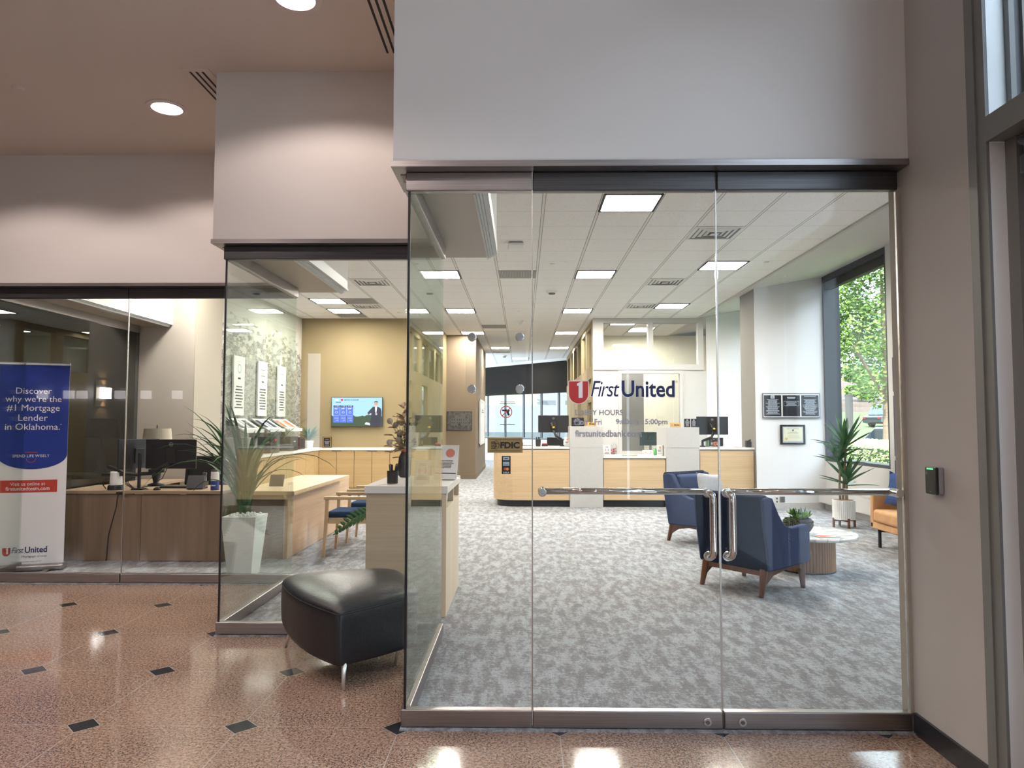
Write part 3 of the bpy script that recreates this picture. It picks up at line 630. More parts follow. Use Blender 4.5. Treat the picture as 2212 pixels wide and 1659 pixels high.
# lobby ceiling: downlights, slot diffusers, sensor
EML = mat('lobby_lamp', (.9, .8, .8), .5, emit=(1, .86, .84), es=9)
dl0 = None
for x, y, lb in ((-1.36, 4.17, 'recessed downlight cut by the top edge of the photo'), (-2.87, 5.66, 'recessed downlight left of the middle bulkhead'), (-4.45, 5.5, ''), (-1.36, 1.2, ''), (-2.87, 2.6, ''), (-4.4, 2.6, ''), (-.1, .2, ''), (-4.4, -.6, ''), (-2, -2.5, ''), (-6.2, 4.4, ''), (-7.5, 1, '')):
    if lb:
        o = dl0 = thing('recessed_downlight', lb, 'ceiling light', (x, y, ZL), group='lobby downlights')
        MB().lathe([(.155, -.001), (.155, -.008), (.118, -.012), (.112, -.001)], n=40).build('trim_ring', mat('ring_pink', (.62, .55, .53), .5), o)
        MB().lathe([(.110, -.001), (.110, -.010)], n=36).build('lens', EML, o)
    l = lamp('downlight_beam', 'SPOT', (x, y, ZL-.02), 62, (1, .85, .80), spot_size=radians(143), spot_blend=.3, shadow_soft_size=.05)
for x0, y0, y1, lb in ((-2.37, 5.07, 7.0, 'three-slot air diffuser beside the middle bulkhead'), (-.88, 3.45, 4.85, 'three-slot air diffuser beside the front bulkhead')):
    o = thing('slot_diffuser', lb, 'air vent', (x0, (y0+y1)/2, ZL)); h = (y1-y0)/2
    if x0 < -2: x0, h = -2.37, (6.6-5.02)/2; o.location = (-2.36, 5.02+h, ZL)
    MB().box(-.105, .105, -h, h, -.006, 0).build('flange', CEILP, o)
    mb = MB()
    for q in (-.045, 0, .045): mb.box(q-.008, q+.008, -h+.04, h-.04, -.0075, -.0055)
    mb.build('slot', BLACKM, o)
tag(MB().lathe([(.042, 0), (.042, -.012), (.03, -.02)], n=24).build('ceiling_sensor', CEILP), 'small round sensor on the lobby ceiling, left of the downlight', 'sensor').location = (-3.83, 5.30, ZL)
# sconces on the lobby wall behind the viewer, seen mirrored in the glass, and one on the dark wall
SCL = mat('sconce_glow', (.9, .88, .9), .5, emit=(1, .93, .95), es=7)
sc0 = None
for i, px in enumerate((85, 143, 172, 255, 312, 380)):
    x = (px-1128)/1560.04*19.6; lb = 'square lit wall sconce on the lobby wall'
    if sc0 is None:
        sc0 = o = thing('wall_sconce', lb, 'wall light', group='square sconces on the lobby back wall')
        MB().box(-.12, .12, 0, .12, -.11, .11).build('shade', SCL, o); MB().box(-.06, .06, -.02, 0, -.06, .06).build('wall_plate', STEEL, o)
    else: o = copy_tree(sc0)
    o.location = (x, -5.98, 2.26)
o = thing('wall_sconce', 'glowing square sconce on the dark wall above the added black lamp', 'wall light', (-7.0, 11.92, 1.99))
lamp('sconce_up', 'SPOT', (-6.93, 11.92, 2.10), 9, (1, .62, .3), spot_size=radians(110), spot_blend=.8, shadow_soft_size=.03, rot=(radians(180), 0, 0)); lamp('sconce_down', 'SPOT', (-6.93, 11.92, 1.88), 9, (1, .62, .3), spot_size=radians(110), spot_blend=.8, shadow_soft_size=.03)
MB().box(.0, .02, -.2, .2, -.22, .22).build('wall_plate', mat('plate_bronze', (.10, .08, .06), .4, .6), o); MB().box(.02, .10, -.10, .10, -.09, .09).build('shade', SCL, o)

# ------------------------------------------------------------------ bench and kiosk, nearest the glass
o = thing('leather_bench', 'black leather wedge bench on steel legs beside the glass corner', 'bench', (0, 0, 0))
def crom(P, n):
    out = []; m_ = len(P)
    for i in range(m_):
        p0, p1, p2, p3 = P[i-1], P[i], P[(i+1) % m_], P[(i+2) % m_]
        for k in range(n):
            t = k/n; out.append(.5*((2*p1)+(p2-p0)*t+(2*p0-5*p1+4*p2-p3)*t*t+(3*p1-p0-3*p2+p3)*t**3))
    return out
near, rgt, far_, lft = Vector((-1.035, 4.12)), Vector((-.635, 4.53)), Vector((-.88, 5.12)), Vector((-1.625, 4.86))
def side(a, b, bulge, n=16):
    d = b-a; nn = Vector((d.y, -d.x)).normalized(); return [a+d*(i/n)+nn*bulge*sin(pi*i/n) for i in range(n)]
foot = side(near, rgt, .012)+side(rgt, far_, .02)+side(far_, lft, .05)+side(lft, near, .07)
n = len(foot); cc = sum(foot, Vector((0, 0)))/n
def rnd(P, k):      # soften the far corners, keep the near one crisp
    for _ in range(k): P = [P[i] if i < 1 else (P[i-1]+P[i]*2+P[(i+1) % n])/4 for i in range(n)]
    return P
foot = rnd(foot, 5)
def low(p): return .125+.075*max(0, min(1, (-1.02-p.x)/.60))**2.0+.02*max(0, (p.y-4.3))
def top(p): return .415+.035*min(1, (p-near).length/.9)
mb = MB()
prof = [(.0, 0, 0), (.80, 0, .0), (.955, 0, .0), (.985, 0, .006), (.998, 0, .03), (1.004, .35, 0), (1.008, .6, 0), (1.004, .85, 0), (.998, 1, -.012), (.990, 1, -.003)]
for k, mixz, dz in prof:
    for p in foot: q = cc+(p-cc)*k; z = low(p)*(1-mixz)+top(p)*mixz+dz; mb.v.append(Vector((q.x, q.y, z)))
for j in range(len(prof)-1):
    for i in range(n): mb.f.append([j*n+i, j*n+(i+1) % n, (j+1)*n+(i+1) % n, (j+1)*n+i]); mb.mi.append(0)
body = mb.build('bench_body', BLEATH, o, smooth=True)
mb = MB(); prof = [(.990, -.002), (.994, .004), (.985, .016), (.96, .028), (.90, .042), (.78, .058), (.6, .07), (.4, .077), (.2, .08), (.0, .081)]
for k, dz in prof:
    for p in foot: q = cc+(p-cc)*k; mb.v.append(Vector((q.x, q.y, top(p)*k+.435*(1-k)+dz)))
for j in range(len(prof)-1):
    for i in range(n): mb.f.append([j*n+i, j*n+(i+1) % n, (j+1)*n+(i+1) % n, (j+1)*n+i]); mb.mi.append(0)
seat = mb.build('seat_cushion', BLEATH, o, smooth=True)
MB().tube([(cc.x+(p.x-cc.x)*.996, cc.y+(p.y-cc.y)*.996, top(p)+.001) for p in foot]+[(cc.x+(foot[0].x-cc.x)*.996, cc.y+(foot[0].y-cc.y)*.996, top(foot[0])+.001)], .004, 6).tube([(near.x+.004, near.y+.006, low(near)+.02+(top(near)-low(near)-.02)*i/5) for i in range(6)], .003, 6).build('seam_piping', BLACKM, o)
for p, t_ in (((-1.012, 4.172), (-1.008, 4.138)), ((-1.50, 4.81), (-1.585, 4.905)), ((-.75, 4.50), (-.79, 4.56)), ((-.98, 4.95), (-.99, 5.0))):
    z = .13 if p[0] > -1.2 else .19
    MB().tube([(p[0], p[1], z+.03), (t_[0], t_[1], .0)], .02, 14, rs=[.017, .008]).build('leg', LEGM, o, smooth=True)

o = thing('brochure_kiosk', 'grey laminate standing desk with white top behind the bench', 'kiosk', (-.9, 6.15, .006))
KX0, KX1, KY0, KY1 = -1.21, -.588, 5.62, 6.72
K = (-.9, 6.15, .006)
unit('front_panel', KIOSKW, [(KX0, KX1-.045, KY0, KY0+.03, .012, .955)], o, o=K)
unit('side_panel', KIOSKL, [(KX1-.045, KX1, KY0-.001, KY1, .012, .84), (KX1-.045, KX1, KY0-.001, KY0+.03, .84, .955), (KX1-.045, KX1, KY1-.03, KY1, .84, .955), (KX1-.045, KX1, KY0+.56, KY0+.59, .84, .955)], o, o=K)
unit('back_panel', KIOSKL, [(KX0, KX1-.045, KY1-.03, KY1, .012, .955), (KX0, KX0+.03, KY0+.03, KY1-.03, .012, .955), (KX0+.03, KX1-.045, KY0+.03, KY1-.03, .82, .84)], o, o=K)
unit('worktop', WTOP, [(KX0-.012, KX1+.012, KY0-.015, KY1+.012, .955, 1.015)], o, bevel=.004, o=K)
KT = 1.0215
for i in range(3):
    q = thing('leaflet_stack', ('stack of white leaflets nearest in the kiosk side shelf', 'middle stack of leaflets in the kiosk side shelf', 'farthest stack of leaflets in the kiosk side shelf')[i], 'leaflets', (-.665, 5.80+.14*i if i < 2 else 6.4, .847), group='leaflets in the kiosk shelf')
    MB().obox((0, 0, .04), (.10, .11, .08), (1, 0, 0), (0, 1, 0), (.0, 0, 1)).build('paper', PAPER, q); MB().box(.051, .054, -.058, .058, 0, .05).build('holder', ACRYL, q)
q = thing('pen_cup', 'black mesh cup full of dark pens on the kiosk top', 'pen cup', (-1.03, 5.75, KT))
MB().lathe([(.042, 0), (.045, .10), (.043, .10), (.040, .004)], n=24).build('cup', BLACKM, q)
rn = random.Random(2); mb = MB()
for i in range(14):
    a = rn.uniform(0, 6.3); r_ = rn.uniform(.0, .03); mb.cyl((r_*.6*cos(a), r_*.6*sin(a), .01), (r_*1.7*cos(a), r_*1.7*sin(a), rn.uniform(.13, .165)), .0045, n=6)
mb.build('pens', KINK, q); q.children[-1]['kind'] = 'stuff'
q = thing('vase_of_flowers', 'round black vase with dried pale pompom flowers on the kiosk', 'flower vase', (-1.045, 6.42, KT))
MB().lathe([(.04, 0), (.055, .02), (.06, .10), (.05, .18), (.03, .22), (.034, .235), (.028, .235), (.024, .2)], n=28).build('vase', BLACK, q, smooth=True)
MB().lathe([(.034, .225), (.036, .262), (.030, .265)], n=20).build('red_ribbon', mat('ribbon_red', (.6, .04, .02), .6), q)
rn = random.Random(5); ms, mp_, ml = MB(), MB(), MB()
PALEF = mat('dried_flower', (.45, .38, .31), .9, bump=(90, .8)); DRYL = mat('dried_leaf', (.40, .27, .16), .7)
for i in range(26):
    a = rn.uniform(0, 2*pi); r_ = rn.uniform(.03, .19); h = rn.uniform(.30, .56)-r_*.4; p = Vector((r_*cos(a)-.015, r_*sin(a)*.7, h+.05))
    ms.tube([(0, 0, .2), (p.x*.4, p.y*.4, .2+(h-.15)*.5), tuple(p)], .0025, 5)
    if i < 15:
        rr_ = .027; MB().lathe([(.001, -rr_), (rr_*.5, -rr_*.86), (rr_*.87, -rr_*.5), (rr_, 0), (rr_*.87, rr_*.5), (rr_*.5, rr_*.86), (.001, rr_)], p, 12).build('flower_head', PALEF, q, smooth=True)
    else:
        for j in range(5): b_ = rn.uniform(0, 6.3); ml.leaf(p-Vector((0, 0, .05*j)), (cos(b_), sin(b_), .5), .09, .05, .6, seg=3)
for j in range(26): b_ = rn.uniform(0, 6.3); ml.leaf((0, 0, .24), (cos(b_), sin(b_), rn.uniform(.2, 1)), rn.uniform(.1, .17), .045, .5, seg=3)
for j in range(10): b_ = rn.uniform(0, 6.3); ml.leaf((-.01, 0, .45+.02*j), (cos(b_), sin(b_), .9), .09, .045, .4, seg=3)
ms.build('stems', LEAFD, q); ml.build('foliage', DRYL, q)
for c in q.children:
    if c.name.startswith(('stems', 'foliage')): c['kind'] = 'stuff'
def tent(name, lb, loc, w_, h_, rz=0, detail=None, lean=.22, m_=PAPER, cat='card'):
    q = thing(name, lb, cat, loc, rz); v = [(-w_/2, 0, 0), (w_/2, 0, 0), (w_/2, h_*lean, h_), (-w_/2, h_*lean, h_)]
    MB().add([(x, y, z) for x, y, z in v]+[(x, y+.003, z) for x, y, z in v], [(0, 1, 2, 3), (4, 5, 6, 7), (0, 1, 5, 4), (1, 2, 6, 5), (2, 3, 7, 6), (3, 0, 4, 7)]).build('sheet', m_, q)
    MB().box(-w_/2, w_/2, .003, h_*lean*1.4+.02, 0, .004).build('foot', m_, q)
    up_ = Vector((0, lean, 1)).normalized(); s_ = Vector((1, lean**2, 1)).z
    mb = MB(); detail and detail(mb, w_, h_, up_)
    if mb.v: mb.build('print', [KINK, SKINR, NAVYI, RED], q)
    return q
def ad(mb, w_, h_, u):
    c = Vector((0, -.002, 0))
    mb.cur = 1; poly(mb, [(w_*.2*cos(a*pi/8), h_*.13*sin(a*pi/8)) for a in range(16)], c+u*h_*.78+Vector((w_*.15, 0, 0)), ay=u)
    mb.cur = 0; text_lines(mb, c+u*h_*.45, w_*.75, h_*.25, 6, ay=u, seed=9)
    mb.cur = 2; rect(mb, c+u*h_*.18, w_*.9, h_*.03, ay=u)
tent('brochure_display', 'slanted acrylic stand holding a portrait flyer on the kiosk', (-.66, 6.18, KT), .21, .29, -.25, ad, m_=PAPER, cat='brochure stand')
q = thing('brochure_holder', 'empty clear acrylic leaflet holder behind the flyer stand on the kiosk', 'brochure stand', (-.635, 6.52, KT))
MB().box(-.07, .07, 0, .005, 0, .22).box(-.07, .07, -.05, -.045, 0, .10).box(-.07, .07, -.05, .005, 0, .004).build('acrylic_shell', ACRYL, q)
def notice(mb, w_, h_, u):
    c = Vector((0, -.002, 0)); mb.cur = 3
    for k in (0, 1, 2):
        r_ = w_*(.10+.08*k); pts = [(r_*cos(a), r_*sin(a)) for a in [(-.8+1.6*i/8) for i in range(9)]]; poly(mb, pts+[(x*.85, y*.85) for x, y in pts[::-1]], c+u*h_*.55, ay=u); poly(mb, [(-x, y) for x, y in pts]+[(-x*.85, y*.85) for x, y in pts[::-1]], c+u*h_*.55, ay=u)
    mb.cur = 0; text_lines(mb, c+u*h_*.82, w_*.7, h_*.12, 2, ay=u); text_lines(mb, c+u*h_*.25, w_*.8, h_*.2, 4, ay=u, seed=4)
tent('tent_card', 'white folded notice card on the kiosk beside the glass corner', (-.80, 5.76, KT), .13, .185, -.15, notice, cat='card')
# leafy plant standing behind the kiosk, one frond reaching past its edge
q = thing('floor_plant', 'fern frond of a floor plant reaching out past the kiosk edge', 'plant', (-1.30, 7.15, .006))
MB().lathe([(.13, 0), (.17, .3), (.16, .3), (.14, .05)], n=28).build('pot', DARKP, q)
mb = MB(); rn = random.Random(3)
def frond(mb, p0, p1, L, wd):
    p0, p1 = Vector(p0), Vector(p1); ax_ = (p1-p0); nseg = 13
    for i in range(1, nseg):
        t_ = i/nseg; p = p0+ax_*t_+Vector((0, 0, .10*sin(pi*t_)*ax_.length)); d = ax_.normalized(); s_ = d.cross(Vector((0, 0, 1))).normalized()
        for sg in (-1, 1): mb.leaf(p, d*.7+Vector((0, 0, 1))*sg*.8+s_*sg*.3, wd*sin(pi*(.12+.85*t_)), wd*.38, .2, up_=(0, 1, 0), seg=3)
    mb.tube([tuple(p0), tuple(p0+ax_*.5+Vector((0, 0, .10*ax_.length))), tuple(p1)], .006, 5)
frond(mb, (-.05, 0, .66), (-.53, -.12, .41), .5, .10); mb.tube([(0, 0, .3), (-.02, 0, .5), (-.05, 0, .66)], .008, 6); frond(mb, (0, 0, .34), (.25, .2, .5), .5, .09); frond(mb, (0, 0, .34), (0, .3, .6), .5, .09)
mb.build('fronds', LEAF, q); q.children[-1]['kind'] = 'stuff'

# ------------------------------------------------------------------ left office: banner, desk, lamp, screens
FZ = .006
BL = Vector((-4.70, 7.42, 0)); BD = Vector((-.86, -.30, 0)).normalized()      # banner base right end and its direction to the left
bx = -BD; bn = Vector((bx.y, -bx.x, 0))
if bn.y > 0: bn = -bn
BW, BH = .62, 2.02
bc = BL+BD*BW/2+Vector((0, 0, FZ)); o = thing('roll_up_banner', 'tall roll-up mortgage banner behind the left glass', 'banner', bc)
def bq(u, v, e=0): return bx*u+Vector((0, 0, 1))*v+bn*e
Z3 = Vector((0, 0, 1))
MB().obox(bq(0, .035), (BW+.03, .16, .06), bx, bn, Z3).build('base_cassette', STEEL, o, bevel=.02, seg=3)
for q_ in (-.3, .3): MB().obox(bq(BW*q_, .012, .14), (.05, .22, .012), bx, bn, Z3).build('foot', STEEL, o)
MB().cyl(bq(.1, .05, -.03), bq(.1, BH+.05, -.03), .011).build('support_pole', SATIN, o)
MB().obox(bq(0, BH+.075, 0), (BW+.015, .022, .03), bx, bn, Z3).build('top_rail', SATIN, o, bevel=.006)
MB().obox(bq(0, (BH+.07+.06)/2), (BW, .002, BH+.01), bx, bn, Z3).build('graphic_sheet', WINK, o)
mb = MB(); zb = 1.02
arc = [(BW/2*sin(a), zb-.16*cos(a)*1.25+.06) for a in [(-pi/2+pi*i/24) for i in range(25)]]
poly(mb, [(-BW/2, BH+.068)]+[(x, z) for x, z in [(-BW/2, 1.17)]+[(BW/2*sin(-pi/2+pi*i/24)*1.0, 1.17-.15*cos(-pi/2+pi*i/24)) for i in range(25)]]+[(BW/2, BH+.068)], bn*.003, bx, Z3)
mb.cur = 1; rect(mb, bq(-.04, .848, .003), BW-.08, .125, bx, Z3)
mb.build('printed_fields', [BANB, mat('banner_red', (.55, .05, .03), .6)], o)
mb = MB()
for i, (t_, w_) in enumerate((('Discover', .317), ('why we’re the', .495), ('#1 Mortgage', .468), ('Lender', .26), ('in Oklahoma.', .484))):
    put_text(mb, t_, bq(-.005, 1.818-.0915*i, .005), w_, None, bx, Z3)
put_text(mb, '*', bq(.245, 1.475, .005), .012, None, bx, Z3); put_text(mb, 'SPEND LIFE WISELY', bq(-.01, 1.155, .005), .325, .028, bx, Z3); put_text(mb, 'Visit us online at', bq(-.03, .872, .005), .305, .034, bx, Z3)
put_text(mb, 'firstunitedteam.com', bq(-.03, .825, .005), .385, .038, bx, Z3, bold=.01)
mb.cur = 1; rect(mb, bq(-.01, 1.192, .005), .11, .006, bx, Z3)
for i in range(8):
    a0 = pi+pi*i/8; a1 = pi+pi*(i+1)/8; mb.add([bq(-.01+.045*cos(q)*k, 1.132+.045*sin(q)*k, .005) for q, k in ((a0, 1), (a1, 1), (a1, .9), (a0, .9))], [(0, 1, 2, 3)])
mb.build('banner_lettering', [WINK, mat('banner_red')], o)
mb = MB(); logo(mb, bq(-.03, .20, .004), .40, bx, Z3, bn); mb.cur = 2
put_text(mb, 'Mortgage Group', bq(.05, .140, .005), .22, .026, bx, Z3); mb.cur = 3; text_lines(mb, bq(-.02, .092, .005), .42, .012, 1, bx, Z3, seed=8)
mb.build('banner_logo', [RED, WINK, NAVYI, GINK], o)

D0 = (-4.1, 7.9, FZ)
o = thing('office_desk', 'brown woodgrain desk with a panelled front behind the left glass', 'desk', D0)
unit('front_panel', WALNUT, [(-5.02, -4.12, 7.80, 7.82, .02, .725), (-4.115, -3.20, 7.80, 7.82, .02, .725)], o, bevel=.002, seg=1 if False else 2, o=D0) if False else None
mb = MB(D0); mb.box(-5.02, -4.117, 7.80, 7.82, .02, .725).box(-4.113, -3.24, 7.80, 7.82, .02, .725); mb.build('front_panel', WALNUT, o)
unit('tabletop', WALNUTT, [(-5.02, -3.22, 7.775, 8.55, .735, .765), (-4.95, -4.42, 8.551, 9.44, .735, .765)], o, o=D0)
for b_ in ((-5.02, -4.99, 7.83, 8.5, .01, .735), (-3.27, -3.24, 7.83, 8.5, .01, .735), (-4.93, -4.45, 9.38, 9.41, .01, .735)): unit('side_panel', WALNUT, [b_], o, o=D0)
T = .772
MB(D0).tube([(-4.34, 7.76, .745), (-4.35, 7.755, .70), (-4.36, 7.755, .60), (-4.40, 7.76, .45), (-4.44, 7.765, .30), (-4.46, 7.77, .02)], .006, 8).build('power_cable', BLACK, o)
MB(D0).box(-4.37, -4.31, 7.757, 7.775, .735, .755).build('cable_clip', BLACK, o)
# dual arm with two screens
o = thing('dual_monitor_arm', 'black clamped arm stand holding the two screens on the brown desk', 'monitor arm', (-4.215, 7.93, .765))
MB().box(-.06, .06, -.05, .05, .001, .016).cyl((0, 0, .01), (0, 0, .40), .018).build('post', BLACK, o)
MB().tube([(0, 0, .16), (-.16, -.02, .18), (-.20, -.02, .20), (-.36, .03, .25)], .020).box(-.40, -.14, -.03, .01, .15, .18).build('arm', BLACK, o)
MB().tube([(0, 0, .17), (.14, -.02, .18), (.17, -.02, .20), (.31, .02, .285)], .020).box(.12, .28, -.04, .0, .19, .225).build('arm', BLACK, o)
mb = MB()
for k in range(4): mb.tube([(.02*k-.1, 0, .14), (-.10-.02*k, -.04, .08), (-.02, -.06-.01*k, .02), (.04*k, -.03, .01)], .004, 6)
mb.tube([(.30, .02, .24), (.24, .03, .12), (.12, .04, .05), (.03, .0, .02)], .004, 6); mb.build('cables', BLACK, o); o.children[-1]['kind'] = 'stuff'
def screen(name, lb, loc, w_, h_, rz=0, tiltstand=None, ring=True, z=None, m_=BLACK, g=None):
    """a screen seen from its back; local -y is the back of the screen"""
    q = thing(name, lb, 'monitor', loc, rz, group=g)
    MB().box(-w_/2, w_/2, 0, .018, -h_/2, h_/2).build('casing', m_, q, bevel=.004)
    MB().box(-w_/2+.01, w_/2-.01, .0181, .0195, -h_/2+.012, h_/2-.012).build('display', mat('screen_dark', (.02, .025, .035), .15), q)
    MB().box(-.055, .055, -.016, 0, -h_*.32, h_*.18).build('mount_block', BLACKM, q, bevel=.004)
    if ring:
        mb = MB(); n = 20; r_ = .021
        for i in range(n):
            a0, a1 = 2*pi*i/n, 2*pi*(i+1)/n
            mb.add([Vector((r_*k*cos(a), -.001, h_*.33+r_*k*sin(a))) for a, k in ((a0, 1), (a1, 1), (a1, .87), (a0, .87))], [(0, 1, 2, 3)])
        put_text(mb, 'DELL', (0, -.0012, h_*.33), .028, .010, bold=.02); mb.build('maker_ring', mat('ring_silver', (.6, .6, .6), .4), q.children[0])
    return q
screen('monitor', 'black screen with a ring mark facing the room on the brown desk', (-3.915, 8.02, 1.152), .565, .325)
screen('monitor', 'black screen turned edge-on beside the ring-marked one', (-4.285, 8.05, 1.155), .50, .325, radians(64), ring=False)
o = thing('white_hub', 'white rounded hub on a black base beside the monitor post', 'hub', (-4.47, 7.93, .765))
MB().cyl((0, 0, .002), (0, 0, .05), .085, .08, 28).build('base', BLACK, o); MB().cyl((0, 0, .05), (0, 0, .19), .065, .058, 28).cyl((-.01, 0, .19), (-.01, 0, .20), .05, .05).build('body', mat('device_white'), o, bevel=.01)
MB().tube([(-.06, -.02, .12), (-.12, -.03, .10), (-.13, -.02, .05), (-.11, .0, .01)], .006, 7).build('cord', BLACK, o)
o = thing('desk_phone', 'grey desk phone propped up at the right end of the brown desk', 'phone', (-3.62, 8.0, .767))
MB().obox((0, 0, .075), (.19, .02, .15), (1, 0, 0), (0, .94, -.34), (0, .34, .94)).build('body', mat('phone_grey', (.06, .06, .07), .4), o, bevel=.006)
MB().box(-.08, .08, -.02, .13, 0, .02).build('stand', BLACK, o); MB().obox((.075, .03, .10), (.045, .035, .17), (1, 0, 0), (0, .94, -.34), (0, .34, .94)).build('handset', BLACK, o, bevel=.01)
o = thing('printed_tumbler', 'white and blue printed tumbler at the right edge of the brown desk', 'cup', (-3.375, 7.93, .767))
MB().cyl((0, 0, 0), (0, 0, .10), .045, .045, 28).build('blue_band', CUPBLUE, o); MB().cyl((0, 0, .10), (0, 0, .20), .045, .043, 28).build('white_body', PAPER, o); MB().cyl((0, 0, .20), (0, 0, .215), .044, .04, 28).build('lid', BLACK, o)
mb = MB(); put_text(mb, 'United', (0, -.0462, .05), .05, .014, bold=.02); mb.build('print', WINK, o)
o = thing('table_lamp', 'table lamp with a cream drum shade behind the screens', 'lamp', (-4.32, 9.1, .767))
o.location = (-4.295, 8.46, .767)
MB().lathe([(.09, 0), (.09, .015), (.03, .03), (.05, .12), (.06, .2), (.03, .30), (.012, .34), (.012, .70)], n=28).build('lamp_base', BLACK, o, smooth=True)
MB().lathe([(.170, .44), (.145, .665), (.143, .665), (.168, .44)], n=40).build('shade', mat('linen_shade', (.50, .45, .36), .9), o, smooth=False)
MB().cyl((0, 0, .68), (0, 0, .715), .009).build('finial', BRASS, o, bevel=.003)
o = thing('table_lamp', 'added black lamp shape imitating a reflected lamp in the dark glass', 'lamp', (-6.2, 10.6, .76))  # lamp shape added to imitate the table lamp's reflection in the side glass
MB().lathe([(.10, 0), (.05, .08), (.06, .2), (.025, .30), (.012, .55)], n=24).build('lamp_base', BLACK, o, smooth=True); MB().lathe([(.23, .52), (.19, .80), (.188, .80), (.228, .52)], n=36).build('shade', mat('black_shade'), o)
o = thing('credenza', 'dark low credenza under the added lamp shape', 'cabinet', (-6.2, 10.6, FZ-.006)); MB().box(-.75, .75, -.3, .3, .05, .75).build('body', DARKW, o, bevel=.005)
for k in range(3): MB().box(-.74+.5*k, -.25+.5*k, -.318, -.302, .08, .72).build('door', DARKW, o, bevel=.003)
MB().box(-.7, .7, -.26, .26, 0, .05).build('plinth', BLACK, o)
o = thing('office_chair', 'black mesh office chair behind the brown desk', 'chair', (-3.72, 9.05, FZ), radians(200))
o.location = (-3.93, 9.05, FZ)
mb = MB(); pts = [(-.21, .02), (-.24, .25), (-.22, .48), (-.12, .56), (.12, .56), (.22, .48), (.24, .25), (.21, .02)]
mb.tube([(x, .25+.05*(z > .3), .52+z) for x, z in pts]+[(-.21, .25, .54)], .018, 10).build('back_frame', BLACK, o, smooth=True)
poly(MB(), pts, (0, .27, .52)).build('back_mesh', mat('mesh_dark', (.03, .03, .03), .9), o, solid=.006)
MB().box(-.25, .25, -.25, .25, .44, .51).build('seat', BLACKM, o, bevel=.03, seg=4); MB().cyl((0, 0, .1), (0, 0, .45), .03).build('gas_lift', CHROME, o)
for k in range(5):
    a = 2*pi*k/5; MB().tube([(0, 0, .12), (.28*cos(a), .28*sin(a), .07)], .02, 8, rs=[.028, .016]).cyl((.28*cos(a)-.02, .28*sin(a), .03), (.28*cos(a)+.02, .28*sin(a), .03), .03).build('castor_leg', BLACK, o)
MB().box(-.03, .03, .02, .27, .47, .53).build('back_bracket', BLACK, o)
# keyboard and tray on the desk
o = thing('keyboard', 'black keyboard lying below the screens on the brown desk', 'keyboard', (-3.85, 8.15, .767)); MB().box(-.22, .22, -.07, .07, 0, .018).build('case', BLACK, o, bevel=.004)
mb = MB()
for r_ in range(5):
    for k in range(15): mb.box(-.21+k*.028, -.187+k*.028, -.062+r_*.025, -.041+r_*.025, .018, .023)
mb.build('keys', BLACKM, o)
o = thing('computer_mouse', 'black mouse beside the keyboard on the brown desk', 'mouse', (-4.02, 7.93, .767)); o.location = (-3.99, 7.88, .767)
MB().lathe([(.035, 0), (.036, .012), (.025, .026), (.005, .032)], n=20).build('shell', BLACK, o, smooth=True)
o = thing('card_tray', 'dark tray with white envelopes behind the arm cables', 'tray', (-3.78, 8.45, .767))
MB().box(-.09, .09, -.05, .05, 0, .05).build('tray', BLACK, o, bevel=.004); MB().box(-.07, .07, -.03, .03, .05, .11).build('envelopes', PAPER, o)

# tall planter with strappy leaves behind the side glass
o = thing('tapered_planter', 'tall white tapered planter with long strappy leaves behind the side glass', 'plant', (-2.75, 7.18, FZ))
mb = MB(); a, b = .115, .17
mb.add([(-a, -a, 0), (a, -a, 0), (a, a, 0), (-a, a, 0), (-b, -b, .58), (b, -b, .58), (b, b, .58), (-b, b, .58), (-b+.02, -b+.02, .58), (b-.02, -b+.02, .58), (b-.02, b-.02, .58), (-b+.02, b-.02, .58)],
       [(3, 2, 1, 0), (0, 1, 5, 4), (1, 2, 6, 5), (2, 3, 7, 6), (3, 0, 4, 7), (4, 5, 9, 8), (5, 6, 10, 9), (6, 7, 11, 10), (7, 4, 8, 11), (8, 9, 10, 11)]).build('pot', WPOT, o)
mb = MB(); rn = random.Random(12)
for i in range(46):
    t_ = rn.uniform(0, 6.28); mb.lathe([(.004, -.01), (.022, 0), (.004, .016)], (.12*rn.uniform(-1, 1), .12*rn.uniform(-1, 1), .585), 7)
mb.build('white_pebbles', WPOT, o); o.children[-1]['kind'] = 'stuff'
mb = MB()
for i in range(48):
    a = rn.uniform(0, 2*pi); e = rn.uniform(1.4, 4.0); mb.leaf((rn.uniform(-.04, .04), rn.uniform(-.04, .04), .56+rn.uniform(0, .35)), (cos(a), sin(a), e), rn.uniform(.7, 1.2), .034, rn.uniform(.6, 1.6), seg=8)
mb.build('leaves', LEAF, o); o.children[-1]['kind'] = 'stuff'

